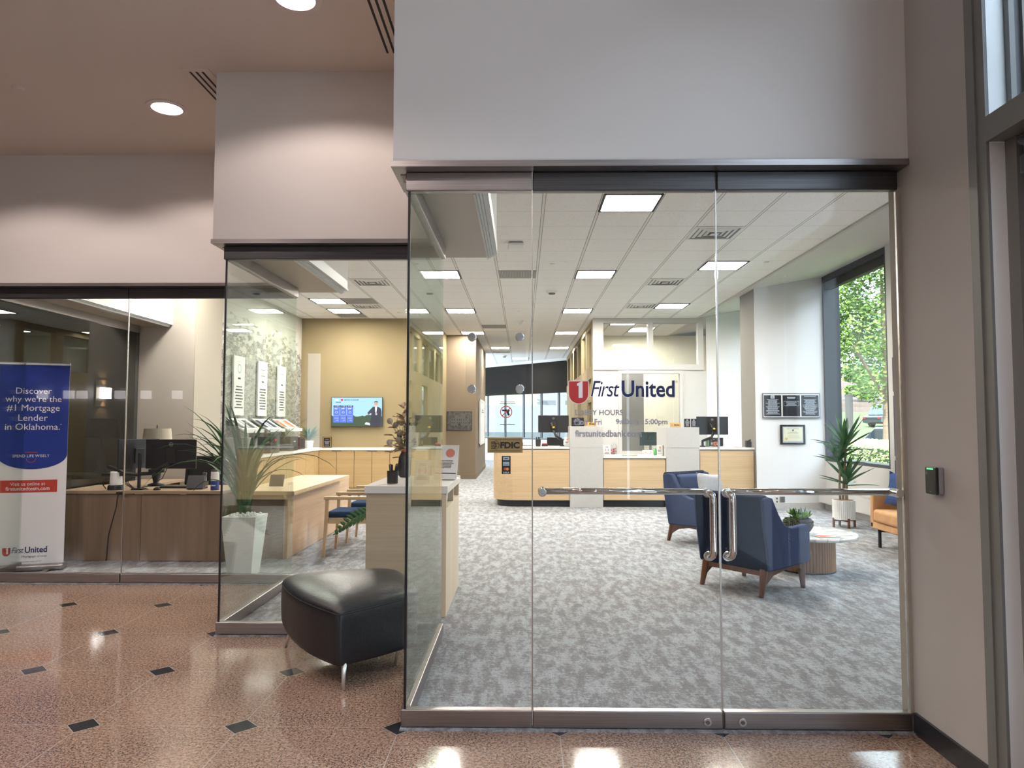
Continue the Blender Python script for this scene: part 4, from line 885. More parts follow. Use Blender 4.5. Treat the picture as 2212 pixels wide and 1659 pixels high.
# maple desk with guest chairs
M0 = (-2.8, 9, FZ)
o = thing('maple_desk', 'light maple desk with a thick top and full-height side panel', 'desk', M0)
unit('tabletop', MAPLEX, [(-3.12, -2.45, 7.78, 10.25, .725, .765)], o, o=M0)
unit('side_panel', MAPLEY, [(-2.62, -2.575, 7.95, 10.75, .015, .72)], o, o=M0); unit('end_panel', WALNUT, [(-3.1, -2.625, 7.95, 7.98, .015, .72)], o, o=M0)
q = thing('photo_stand', 'small tablet on an easel stand at the near end of the maple desk', 'tablet', (-2.80, 8.25, .774))
MB().obox((0, 0, .07), (.16, .012, .14), (1, 0, 0), (0, .92, -.39), (0, .39, .92)).build('tablet', BLACK, q, bevel=.003); MB().obox((0, .05, .05), (.03, .008, .12), (1, 0, 0), (0, .8, .6), (0, -.6, .8)).build('easel_leg', BLACK, q)
def guest_chair(loc, lb):
    q = thing('guest_chair', lb, 'chair', loc, group='blonde wood guest chairs at the maple desk')
    for x in (-.255, .255):
        for y in (-.265, .265):
            mb = MB(); h = .655 if x < 0 else .80
            mb.tube([(x-.03*(1 if x < 0 else -1), y, 0), (x, y, .43), (x*.98, y, h)], .02, 4, rs=[.018, .026, .022]).build('leg', MAPLEZ, q)
    for y in (-.265, .265): MB().box(-.285, .27, y-.022, y+.022, .635, .672).build('armrest', MAPLEX, q, bevel=.006)
    MB().box(-.26, .26, -.265, -.235, .37, .43).box(-.26, .26, .235, .265, .37, .43).box(-.275, -.24, -.25, .25, .37, .43).box(.24, .275, -.25, .25, .37, .43).build('seat_rail', MAPLEX, q)
    MB().box(-.26, .25, -.24, .24, .43, .50).build('seat_cushion', SEATB, q, bevel=.028, seg=4)
    MB().box(.25, .285, -.25, .25, .56, .82).build('backrest', SEATB, q, bevel=.015, seg=3); return q
guest_chair((-1.935, 8.38, FZ), 'blonde wood guest chair with blue seat, nearer the glass'); guest_chair((-1.90, 9.30, FZ), 'blonde wood guest chair with blue seat, second from the glass')
# long low cabinets under the television
TB = (-3.4, 16, FZ)
for k in range(6):
    x = -4.42+k*.387; q = thing('base_cabinet', ['maple wall cabinet at the inner corner under the plant', 'maple wall cabinet below the small black plaque', 'third maple cabinet from the corner, under the television left edge', 'maple cabinet below the middle of the television', 'maple cabinet below the television right edge', 'maple cabinet at the right end beside the flowers'][k], 'cabinet', (x+.19, 15.98, FZ), group='maple cabinets along the television wall')
    MB().box(-.19, .19, -.27, .28, .09, .90).build('carcass', MAPLEX2, q); MB().box(-.189, .189, -.295, -.272, .095, .895).build('door', MAPLEX2, q, bevel=.002)
    MB().box(-.19, .19, -.24, .28, 0, .09).build('plinth', MAPLEX2, q)
    MB().box(-.188+.28*(k % 2 == 0), -.09+.28*(k % 2 == 0)-.0, -.302, -.285, .882, .897).build('pull_tab', STEELD, q.children[-1] if q.children else q)
for k in range(4):
    q = thing('base_cabinet', ['maple side-run cabinet next to the inner corner', 'second side-run cabinet under the leaflet shelves', 'third side-run cabinet under the leaflet shelves', 'side-run cabinet nearest the beige column'][k], 'cabinet', (-4.72, 15.35-k*1.2, FZ), group='maple cabinets along the mural wall')
    MB().box(-.28, .27, -.6, .6, .09, .90).build('carcass', MAPLEX2, q)
    for s_ in (-1, 1): MB().box(.272, .295, min(0, s_*.597)+.002, max(0, s_*.597)-.002, .095, .895).build('door', MAPLEX2, q, bevel=.002)
    MB().box(-.28, .24, -.6, .6, 0, .09).build('plinth', BLACK, q)
q = thing('wall_counter', 'long cream counter top under the television, turning at the corner', 'counter', (-3.4, 16, .915))
unit('worktop', WTOP, [(-4.42, -2.07, 15.67, 16.295, .91, .95), (-5.02, -4.40, 11.1, 16.295, .91, .95)], q, o=(-3.4, 16, .915))
CT = .953
# television
q = thing('television', 'wall television showing a weather report with a presenter', 'television', (-3.73, 16.28, 1.75))
TW, TH = 1.155, .665
MB().box(-TW/2, TW/2, -.05, -.01, -TH/2, TH/2).build('casing', BLACK, q, bevel=.004)
def em(name, c, e=1.0): return mat(name, (.02, .02, .02), .3, emit=c, es=e)
sky_, trees_, card_, cardh, suit_, face_, wht = em('tv_sky', (.32, .58, .90), 1.1), em('tv_trees', (.03, .07, .03)), em('tv_card', (.07, .16, .85), 1.0), em('tv_card_head', (.01, .015, .07)), em('tv_suit', (.012, .018, .05)), em('tv_face', (.70, .42, .32)), em('tv_white', (.85, .87, .9))
mb = MB(); mb.cur = 0; rect(mb, (0, -.051, 0), TW-.02, TH-.02); mb.cur = 1
rn = random.Random(4); pts = [(-TW/2+.01, -TH/2+.01), (TW/2-.01, -TH/2+.01)]+[(TW/2-.01-(TW-.02)*i/26, -.09+rn.uniform(-.02, .03)) for i in range(27)]
poly(mb, pts, (0, -.0515, 0))
for k in range(3):
    x = -.458+k*.152; mb.cur = 2; rect(mb, (x, -.0525, -.06), .142, .36); mb.cur = 3; rect(mb, (x, -.053, .13), .142, .035)
    mb.cur = 6; put_text(mb, ('12 PM', '4 PM', '8 PM')[k], (x, -.0535, .13), .09, .018, bold=.02); put_text(mb, ('62°', '69°', '64°')[k], (x, -.0535, .075), .085, .035, bold=.02)
    poly(mb, [(.03*cos(a*pi/6), .022*sin(a*pi/6)) for a in range(12)], (x, -.0535, -.01)); mb.cur = 2; poly(mb, [(.024*cos(a*pi/6), .016*sin(a*pi/6)) for a in range(12)], (x, -.054, -.01)); mb.cur = 6
    rect(mb, (x, -.0535, -.085), .13, .003); put_text(mb, ('0%', '5%', '5%')[k], (x+.02, -.0535, -.19), .05, .02); rect(mb, (x, -.0535, -.14), .09, .006)
mb.cur = 3; put_text(mb, 'METRO PLANNER', (-.12, -.0535, .268), .33, .028, bold=.03); text_lines(mb, (-.42, -.0535, .215), .18, .02, 1, seed=3, fill=.8)
mb.cur = 7; rect(mb, (-.34, -.0535, .268), .05, .05); mb.cur = 6; rect(mb, (-.46, -.0535, .268), .09, .04)
mb.cur = 6; poly(mb, [(-.06, -.03), (.07, -.05), (.05, .0), (-.03, .02)], (.24, -.053, -.25))
mb.cur = 4; poly(mb, [(-.13, -.33), (.12, -.33), (.13, .0), (.11, .08), (.04, .12), (-.06, .12), (-.12, .06), (-.20, -.03), (-.18, -.07), (-.10, -.02)], (.43, -.053, 0))
mb.cur = 6; poly(mb, [(-.02, .12), (.03, .12), (.01, -.04), (-.015, .0)], (.43, -.0535, 0))
mb.cur = 5; poly(mb, [(.045*cos(a*pi/8), .055*sin(a*pi/8)) for a in range(16)], (.435, -.0536, .175)); rect(mb, (.24, -.0536, -.04), .03, .03); rect(mb, (.44, -.0537, -.05), .04, .04)
mb.cur = 3; poly(mb, [(-.046, .02), (-.04, .055), (.0, .066), (.04, .055), (.046, .02), (.035, .035), (-.03, .037)], (.435, -.0538, .178)); rect(mb, (.435, -.0539, .18), .07, .007)
mb.build('picture', [sky_, trees_, card_, cardh, suit_, face_, wht, em('tv_red', (.7, .05, .1))], q)
q = thing('small_plaque', 'small black framed plaque on the counter left of the television', 'plaque', (-4.33, 16.0, CT))
MB().obox((0, 0, .12), (.20, .015, .24), (1, 0, 0), (0, 1, 0), (0, .0, 1)).build('frame', BLACK, q); MB().box(-.085, .085, -.009, -.0075, .015, .225).build('gold_rim', GOLD, q)
mb = MB(); MB().box(-.078, .078, -.010, -.009, .022, .218).build('field', PLAQ, q); put_text(mb, 'PLEASE', (0, -.011, .185), .07, .016); text_lines(mb, (0, -.011, .11), .12, .08, 3, seed=2); text_lines(mb, (0, -.011, .045), .12, .012, 1, seed=5); mb.build('print', SILV, q)
q = thing('spiky_plant', 'spiky green plant in a white pot in the counter corner', 'plant', (-4.66, 15.75, CT))
MB().lathe([(.075, 0), (.10, .16), (.09, .16), (.07, .02)], n=24).build('pot', WPOT, q)
mb = MB(); rn = random.Random(6)
for i in range(60): a = rn.uniform(0, 6.28); mb.leaf((0, 0, .15+rn.uniform(0, .1)), (cos(a), sin(a), rn.uniform(.3, 2.5)), rn.uniform(.22, .36), .032, .4, seg=4)
mb.build('leaves', LEAF, q); q.children[-1]['kind'] = 'stuff'
q = thing('wooden_box', 'dark brown wooden box left of the corner plant', 'box', (-4.72, 15.1, CT)); MB().box(-.12, .12, -.17, .17, 0, .25).build('body', mat('dark_brown', (.07, .035, .025), .5), q, bevel=.004); MB().box(.12, .125, -.14, .14, .03, .22).build('face_plate', BLACKM, q)
# mural and leaflet stations on the side wall
def make_mural():
    M = mat('city_mural', (.5, .5, .5), .6); nt = M.node_tree; b = nt.nodes['Principled BSDF']
    V = mapped(nt, (1, 1, 2.2)); vo = N(nt, 'ShaderNodeTexVoronoi'); vo.inputs['Scale'].default_value = 7; vo.distance = 'CHEBYCHEV'; nt.links.new(V, vo.inputs['Vector'])
    v2 = N(nt, 'ShaderNodeTexVoronoi'); v2.inputs['Scale'].default_value = 30; v2.distance = 'CHEBYCHEV'; nt.links.new(V, v2.inputs['Vector'])
    s1 = N(nt, 'ShaderNodeSeparateColor'); nt.links.new(vo.outputs['Color'], s1.inputs[0]); s2 = N(nt, 'ShaderNodeSeparateColor'); nt.links.new(v2.outputs['Color'], s2.inputs[0])
    f = math_(nt, 'ADD', math_(nt, 'MULTIPLY', s1.outputs[0], .4), math_(nt, 'MULTIPLY', s2.outputs[0], .6))
    city = ramp(nt, f, [(.2, (.10, .10, .092)), (.8, (.42, .41, .37))])
    sx = N(nt, 'ShaderNodeSeparateXYZ'); nt.links.new(V, sx.inputs[0])
    edge = math_(nt, 'GREATER_THAN', sx.outputs[2], math_(nt, 'ADD', .9, math_(nt, 'MULTIPLY', s1.outputs[1], 1.8)))
    nt.links.new(mixc(nt, edge, city, (.50, .49, .44)), b.inputs['Base Color']); return M
q = thing('city_mural', 'black and white aerial city mural covering the side wall', 'mural', (-5.025, 13.2, 2.2)); MB().box(-.004, .004, -2.1, 3.08, -1.22, 1.66).build('print', make_mural(), q)
AX, AY = (0, 1, 0), (0, 0, 1)
for k, (y, cl_, lb) in enumerate(((14.85, 0, 'heart'), (13.75, 1, 'book'), (12.6, 2, 'ring'))):
    q = thing('story_panel', ['white panel with a red heart on the mural wall', 'white panel with an open book on the mural wall', 'white panel with a green ring on the mural wall'][k], 'wall panel', (-4.99, y, 2.15), group='white story panels on the mural')
    MB().box(-.015, .015, -.24, .24, -.52, .52).build('board', PAPER, q)
    mb = MB()
    if k == 0:
        pts = [(.09*(16*sin(a)**3)/16, .09*(13*cos(a)-5*cos(2*a)-2*cos(3*a)-cos(4*a))/16) for a in [2*pi*i/30 for i in range(30)]]; pts2 = [(x*.8, z*.8) for x, z in pts]
        for i in range(30): j = (i+1) % 30; mb.add([Vector((.0165, p[0], .30+p[1])) for p in (pts[i], pts[j], pts2[j], pts2[i])], [(0, 1, 2, 3)])
    elif k == 1: rect(mb, (.0165, -.05, .30), .08, .13, AX, AY); rect(mb, (.0165, .05, .30), .08, .13, AX, AY); mb.cur = 3; rect(mb, (.017, -.05, .30), .055, .10, AX, AY); rect(mb, (.017, .05, .30), .055, .10, AX, AY)
    else:
        for i in range(24): a0, a1 = 2*pi*i/24, 2*pi*(i+1)/24; mb.add([Vector((.0165, .08*c_*cos(a), .30+.08*c_*sin(a))) for a, c_ in ((a0, 1), (a1, 1), (a1, .8), (a0, .8))], [(0, 1, 2, 3)])
    mb.cur = 1; rect(mb, (.0165, 0, .13), .12, .03, AX, AY); text_lines(mb, (.0165, 0, -.2), .4, .42, 8, AX, AY, seed=k+11)
    mb.build('print', [(RED, NAVYI, mat('ring_green', (.1, .4, .15), .5))[k], KINK, KINK, PAPER], q)
    q = thing('leaflet_shelf', ['slanted white shelf of leaflets below the heart panel', 'slanted white shelf of leaflets below the book panel', 'slanted white shelf of leaflets below the green ring panel'][k], 'shelf', (-5.02, y, 1.42), group='slanted leaflet shelves')
    MB().add([(0, -.42, .16), (0, .42, .16), (.34, .42, -.06), (.34, -.42, -.06), (0, -.42, .13), (0, .42, .13), (.34, .42, -.09), (.34, -.42, -.09), (.34, -.42, -.03), (.34, .42, -.03), (.355, .42, -.03), (.355, -.42, -.03), (.355, -.42, -.09), (.355, .42, -.09)], [(0, 1, 2, 3), (4, 5, 6, 7), (0, 3, 7, 4), (1, 2, 6, 5), (0, 1, 5, 4), (8, 9, 10, 11), (11, 10, 13, 12), (3, 2, 9, 8), (7, 6, 13, 12)]).build('shelf_board', PAPER, q)
    mb = MB(); rn = random.Random(k)
    for j in range(5):
        mb.cur = j % 3; yy = -.33+j*.16; mb.add([(.06, yy-.06, .16*(1-.06/.34*1.375)+.01), (.06, yy+.06, .16*(1-.06/.34*1.375)+.01), (.26, yy+.06, -.008+.01), (.26, yy-.06, -.008+.01)], [(0, 1, 2, 3)])
    mb.build('leaflets', [(ORANGE, NAVYI, KINK)[k], PAPER, GINK], q, solid=.008)
for k, (y, w_, h_, lb, m_) in enumerate(((14.3, .5, .28, 'dark counter printer farthest along the mural wall', mat('printer_dark', (.05, .05, .05), .5)), (13.2, .5, .36, 'dark counter printer below the book panel', mat('printer_dark')), (12.1, .42, .3, 'grey counter machine nearest the column', mat('printer_grey', (.20, .20, .19), .5)))):
    q = thing('counter_printer', lb, 'printer', (-4.72, y, CT)); MB().box(-.2, .2, -w_/2, w_/2, 0, h_).build('body', m_, q, bevel=.015); MB().box(.2, .25, -w_*.35, w_*.35, h_*.2, h_*.28).build('paper_tray', BLACK, q); MB().box(.195, .205, -.06, .06, h_*.6, h_*.7).build('status_panel', RED if k == 1 else GINK, q)
# framed photograph and white notice board by the corridor
q = thing('framed_photograph', 'dark framed photograph of an old building on the beige wall', 'picture', (-1.69, 19.37, 1.56))
def make_photo():
    M = mat('old_photo', (.05, .05, .05), .6); nt = M.node_tree; b = nt.nodes['Principled BSDF']
    nt.links.new(ramp(nt, noise(nt, mapped(nt, (1, 1, 1)), 14, 6, .7), [(.35, (.012, .012, .012)), (.7, (.13, .125, .12))]), b.inputs['Base Color']); return M
MB().box(-.335, .335, 0, .03, -.255, .255).build('frame', BLACKM, q); MB().box(-.325, .325, -.004, -.001, -.245, .245).build('photo', make_photo(), q)
mb = MB(); mb.cur = 0; GB = [(-.23, -.12), (-.23, .06), (-.12, .07), (-.12, .13), (-.07, .17), (-.02, .12), (.06, .12), (.06, .17), (.12, .19), (.16, .15), (.16, .06), (.22, .05), (.22, -.12)]; poly(mb, GB, (0, -.006, 0))
mb.cur = 1
for x in (-.19, -.14, -.05, .0, .05, .12, .18):
    for z in (-.05, .03): rect(mb, (x, -.0075, z), .02, .04)
rect(mb, (0, -.0075, -.10), .06, .05); mb.build('building_image', [mat('photo_grey', (.09, .088, .085), .6), mat('photo_dark', (.012, .012, .012), .6)], q)
q = thing('notice_board', 'tall white framed notice board on the corridor side wall', 'notice board', (-1.24, 21.9, 1.53))
MB().box(0, .03, -1.2, 1.2, -.62, .62).build('board', mat('board_white', (.75, .76, .75), .4), q); MB().box(.03, .04, -1.22, -1.16, -.64, .64).box(.03, .04, 1.16, 1.22, -.64, .64).box(.03, .04, -1.2, 1.2, .6, .66).box(.03, .04, -1.2, 1.2, -.66, -.6).build('frame', PAPER, q)
mb = MB(); text_lines(mb, (.041, 0, .33), 1.5, .12, 2, AX, AY, seed=31); mb.build('print', KINK, q)

# ------------------------------------------------------------------ teller line
YT = 13.0
def X(px, y): return (px-1128)/FPX*y
def Zp(py, y): return 1.5+(914-py)/FPX*y
def arcpoly(x0, x1, y0, y1, r, inset=0, n=10):
    x0 += inset; y0 += inset; r = max(.01, r-inset)
    return [(x1, y1), (x0, y1)]+[(x0+r-r*cos(a), y0+r-r*sin(a)) for a in [pi/2*i/n for i in range(n+1)]]+[(x1, y0)]
o = thing('teller_counter', 'maple teller counter with a rounded left corner', 'counter', (.15, 13.4, FZ))
for nm, r_, ins, z0, z1, m_ in (('front_panel', .42, 0, .12, 1.02, MAPLEX), ('toe_kick', .42, .07, 0, .12, KICK), ('worktop', .42, -.01, 1.035, 1.07, WTOP), ('reveal', .42, .015, 1.02, 1.035, KICK)):
    MB((.15, 13.4, 0)).prism(arcpoly(-.53, .846, YT, 14.3, r_, ins), (0, 0, z0), (1, 0, 0), (0, 1, 0), (0, 0, 1), z1-z0).build(nm, m_, o)
def tower(x0, x1, h, lb):
    o = thing('counter_tower', lb, 'divider', ((x0+x1)/2, 13.4, FZ)); c = ((x0+x1)/2, 13.4, 0)
    unit('lower_panel', LAMIN, [(x0, x1, YT-.02, 13.9, 0, 1.055)], o, o=c); unit('upper_panel', LAMIN, [(x0, x1, YT-.02, 13.9, 1.062, h)], o, o=c); unit('seam', mat('seam_grey', (.35, .34, .33), .6), [(x0+.005, x1-.005, YT-.013, 13.8, 1.055, 1.062)], o, o=c)
tower(.85, 1.440, 1.440, 'tall white counter divider left of the lower service counter'); tower(2.57, 3.16, 1.425, 'tall white counter divider right of the lower service counter')
def counter(x0, x1, h, lb):
    c = ((x0+x1)/2, 13.4, 0); o = thing('service_counter', lb, 'counter', ((x0+x1)/2, 13.4, FZ))
    unit('front_panel', MAPLEX, [(x0+.008, x1-.008, YT+.005, YT+.04, .125, h-.045)], o, o=c); unit('toe_kick', KICK, [(x0+.008, x1-.008, YT+.07, YT+.1, 0, .125)], o, o=c)
    unit('worktop', WTOP, [(x0, x1, YT-.015, 13.88, h-.033, h)], o, o=c); unit('carcass', LAMIN, [(x0+.01, x1-.01, YT+.1, 13.8, .0, h-.045)], o, o=c)
counter(1.445, 2.565, .905, 'low maple service counter between the two white dividers'); counter(3.165, 4.138, 1.062, 'maple service counter at the right end by the window pier')
T1, T2, T3 = 1.0785, .9135, 1.0705
# screens on arms
def armed(px0, px1, py0, py1, y, base, zc_, lb1, lb2, rz=0):
    x = (X(px0, y)+X(px1, y))/2; w_ = X(px1, y)-X(px0, y); z = (Zp(py0, y)+Zp(py1, y))/2; h_ = Zp(py0, y)-Zp(py1, y)
    screen('monitor', lb1, (x, y, z), w_, h_, rz)
    o = thing('screen_stand', lb2, 'screen stand', (base, y-.085, zc_))
    MB().cyl((0, 0, 0), (0, 0, .02), .05).cyl((0, 0, .02), (0, 0, .12), .022).build('clamp_post', BLACK, o)
    MB().tube([(0, -.01, .11), ((x-base)*.75, -.05, (z-zc_)*.45), (x-base, -.02, (z-zc_)*.72)], .024, 10).tube([(x-base, -.02, (z-zc_)*.70), (x-base-.04, 0, z-zc_), (x-base-.04, .035, z-zc_+.02)], .022, 8).build('arm', BLACK, o, smooth=True)
    MB().box(x-base-.022, x-base+.018, -.05, -.02, (z-zc_)*.82, (z-zc_)*.82+.03).build('warning_tag', mat('tag_yellow', (.7, .55, .05), .5), o)
armed(1162, 1228, 897, 934, 13.52, .74, T1, 'black ring-marked screen over the rounded teller counter', 'angled black arm on the rounded teller counter')
armed(1502, 1570, 899, 938, 13.52, 3.33, T3, 'black ring-marked screen over the right-hand service counter', 'angled black arm on the right-hand service counter')
def gold(px0, px1, py0, py1, y, z, lb):
    x = (X(px0, y)+X(px1, y))/2; w_ = X(px1, y)-X(px0, y); h_ = Zp(py0, y)-Zp(py1, y); o = thing('deposit_insurance_sign', lb, 'sign', (x, y, z))
    MB().box(-w_/2, w_/2, 0, .012, 0, h_).box(-w_/2, w_/2, 0, .06, 0, .004).build('panel', GOLD, o); mb = MB(); put_text(mb, 'FDIC', (w_*.13, -.002, h_/2), w_*.55, h_*.42, bold=.04); text_lines(mb, (-w_*.33, -.002, h_/2), w_*.12, h_*.5, 4, centre=False); mb.build('lettering', KINK, o)
gold(1264, 1287, 912, 921, YT+.1, 1.4475, 'small gold FDIC sign on the left white divider'); gold(1446, 1469, 913, 922, YT+.1, 1.4325, 'small gold FDIC sign on the right white divider')
def plaque(px0, px1, py0, y, z, lb, seed, nlines=9):
    x = (X(px0, y)+X(px1, y))/2; w_ = X(px1, y)-X(px0, y); h_ = Zp(py0, y)-z; o = thing('counter_notice', lb, 'sign', (x, y, z))
    MB().box(-w_/2, w_/2, 0, .01, 0, h_).box(-w_/2, w_/2, 0, .05, 0, .004).build('panel', PLAQ, o); mb = MB(); text_lines(mb, (0, -.002, h_*.42), w_*.75, h_*.62, nlines, seed=seed); poly(mb, [(-w_*.16, -.0), (w_*.16, 0), (w_*.16, h_*.05), (0, h_*.12), (-w_*.16, h_*.05)], (0, -.002, h_*.80)); mb.build('print', GINK, o)
plaque(1234, 1260.5, 902, YT+.12, 1.4475, 'black notice plaque on the left white divider', 3)
plaque(1476, 1489, 904, YT+.12, 1.4325, 'narrow black notice in the middle of the right white divider', 5); plaque(1490.5, 1502.5, 904, YT+.12, 1.4325, 'narrow black notice at the right edge of the right white divider', 6)
# things on the rounded counter
def jar(loc, r_, h_, lb, cols, nm='candy_jar'):
    q = thing(nm, lb, 'jar', loc); MB().lathe([(r_*.8, 0), (r_, .02), (r_, h_*.7), (r_*.75, h_*.82), (r_*.72, h_*.82), (r_*.95, h_*.68), (r_*.95, .025), (r_*.6, .01)], n=24).build('glass_jar', ACRYL, q, smooth=True)
    MB().lathe([(r_*.8, h_*.82), (r_*.6, h_*.92), (.012, h_*.95), (.02, h_), (.004, h_*1.04)], n=20).build('glass_lid', ACRYL, q, smooth=True)
    rn = random.Random(1); mb = MB()
    for i in range(70):
        a = rn.uniform(0, 6.28); rr_ = rn.uniform(0, r_*.78); mb.cur = i % 3; mb.obox((rr_*cos(a), rr_*sin(a), rn.uniform(.03, h_*.5)), (.03, .012, .018), (cos(a*2), sin(a*2), 0), (-sin(a*2), cos(a*2), 0))
    c = mb.build('sweets', cols, q); c['kind'] = 'stuff'
SW = [mat('sweet_red', (.55, .08, .06), .4), PAPER, mat('sweet_pink', (.65, .25, .25), .4)]
q = thing('pen_cup', 'wire cup with black pens on the rounded teller counter', 'pen cup', (X(1162, 13.3), 13.3, T1)); MB().lathe([(.045, 0), (.05, .12), (.047, .12), (.042, .005)], n=18).build('cup', BLACKM, q)
mb = MB(); [mb.cyl((.0, 0, .01), (.04*cos(i*1.3), .04*sin(i*1.3), .17), .006, n=6) for i in range(8)]; mb.build('pens', KINK, q); q.children[-1]['kind'] = 'stuff'
q = thing('stapler', 'red stapler beside the wire pen cup', 'stapler', (X(1176, 13.35), 13.35, T1)); MB().box(-.055, .055, -.03, .03, .0, .03).build('base', BLACK, q); MB().box(-.05, .05, -.025, .025, .03, .055).build('arm', RED, q, bevel=.008)
q = thing('black_terminal', 'small black screen sitting under the arm on the rounded counter', 'screen', (X(1198, 13.7), 13.7, T1)); MB().box(-.15, .13, 0, .02, .0, .155).box(-.12, .12, -.04, .10, 0, .012).build('casing', BLACK, q, bevel=.004)
tent('tent_card', 'white card with a round fruit picture on the rounded counter', (X(1223.5, 13.2), 13.2, T1), .085, .165, 0, ad)
q = thing('document_tray', 'grey paper tray at the left of the rounded counter', 'tray', (X(1140, 13.6), 13.6, T1)); MB().box(-.10, .10, -.1, .1, 0, .012).box(-.1, -.09, -.1, .1, .012, .06).build('tray', METS, q); MB().box(-.08, .09, -.09, .09, .012, .02).build('papers', PAPER, q)
# low counter items
tent('tent_card', 'white contactless card left of the sweet jar on the low counter', (X(1310, 13.15), 13.15, T2), .135, .195, 0, notice)
jar((X(1324, 13.25), 13.25, T2), .065, .25, 'lidded glass jar of red and white sweets on the low counter', SW)
for k, px in enumerate((1392, 1403)): tent('flyer_pad', ('left pad of printed flyers on the low counter', 'right pad of printed flyers on the low counter')[k], (X(px, 13.2), 13.2, T2), .088, .10, 0, ad, lean=.7, cat='flyers')
q = thing('sanitizer_bottle', 'small green pump bottle behind the flyer pads', 'bottle', (X(1413, 13.4), 13.4, T2)); MB().lathe([(.03, 0), (.032, .09), (.012, .12), (.012, .14)], n=16).build('bottle', mat('green_bottle', (.10, .38, .12), .3), q, smooth=True); MB().box(-.03, .01, -.008, .008, .14, .155).cyl((0, 0, .13), (0, 0, .155), .006).build('pump', PAPER, q)
tent('tent_card', 'cream portrait flyer stand before the right divider', (X(1422.5, 13.3), 13.3, T2), .095, .19, 0, ad)
tent('tent_card', 'narrow black card tight against the right divider', (X(1433.2, 13.2), 13.2, T2), .045, .19, 0, lambda mb, w_, h_, u: None, m_=PLAQ)
q = thing('desk_blotter', 'pale green pad lying on the low counter', 'pad', (X(1358, 13.3), 13.3, T2)); MB().box(-.13, .13, -.1, .1, 0, .02).build('pad', mat('pale_green', (.45, .5, .38), .7), q)
# right counter items
jar((X(1542, 13.3), 13.3, T3), .085, .18, 'wide glass sweet jar under the right-hand screen', SW)
q = thing('pen_cup', 'square wire cup of black pens by the window pier', 'pen cup', (X(1613, 13.2), 13.2, T3)); MB().box(-.05, .05, -.05, .05, 0, .005).box(-.05, -.046, -.05, .05, 0, .12).box(.046, .05, -.05, .05, 0, .12).box(-.05, .05, -.05, -.046, 0, .10).box(-.05, .05, .046, .05, 0, .12).build('cup', BLACKM, q)
mb = MB(); [mb.cyl((-.01+.004*i, .0, .01), (.01+.009*i, .01*cos(i), .13+.006*i), .007, n=6) for i in range(6)]; mb.build('pens', KINK, q); q.children[-1]['kind'] = 'stuff'
q = thing('sanitizer_bottle', 'green labelled pump bottle under the right-hand arm', 'bottle', (X(1525, 13.45), 13.45, T3)); MB().lathe([(.034, 0), (.034, .11), (.012, .14), (.012, .16)], n=16).build('bottle', mat('clear_green', (.30, .5, .30), .2), q, smooth=True); MB().box(-.03, .01, -.008, .008, .16, .175).cyl((0, 0, .15), (0, 0, .2), .006).build('pump', PAPER, q)
q = thing('black_terminal', 'small black screen behind the wide sweet jar', 'screen', (X(1543, 13.75), 13.75, T3)); MB().box(-.14, .14, 0, .02, .0, .16).box(-.1, .1, -.04, .10, 0, .012).build('casing', BLACK, q, bevel=.004)
q = thing('paper_slips', 'loose paper slips on the right-hand service counter', 'paper', (X(1588, 13.3), 13.3, T3)); MB().box(-.06, .04, -.05, .05, 0, .004).build('red_slip', mat('slip_red', (.7, .35, .3), .6), q); MB().box(.05, .15, -.05, .06, 0, .003).build('white_slip', PAPER, q)
# inside the office window
q = thing('office_monitor', 'dark office screen seen through the interview window', 'monitor', (X(1404, 17.3), 17.3, Zp(947, 17.3))); MB().box(-.26, .26, 0, .03, -.16, .16).build('casing', mat('screen_teal', (.02, .04, .04), .3), q, bevel=.005); MB().cyl((0, .04, -.47), (0, .04, -.1), .03).build('stand', SATIN, q)
q = thing('office_desk', 'pale office desk behind the interview window', 'desk', (2.75, 17.3, .0)); MB().box(-.9, .9, -.3, .3, .62, .65).box(-.9, .9, -.27, -.25, 0, .62).box(-.88, -.85, -.25, .27, 0, .62).box(.85, .88, -.25, .27, 0, .62).build('body', WTOP, q)

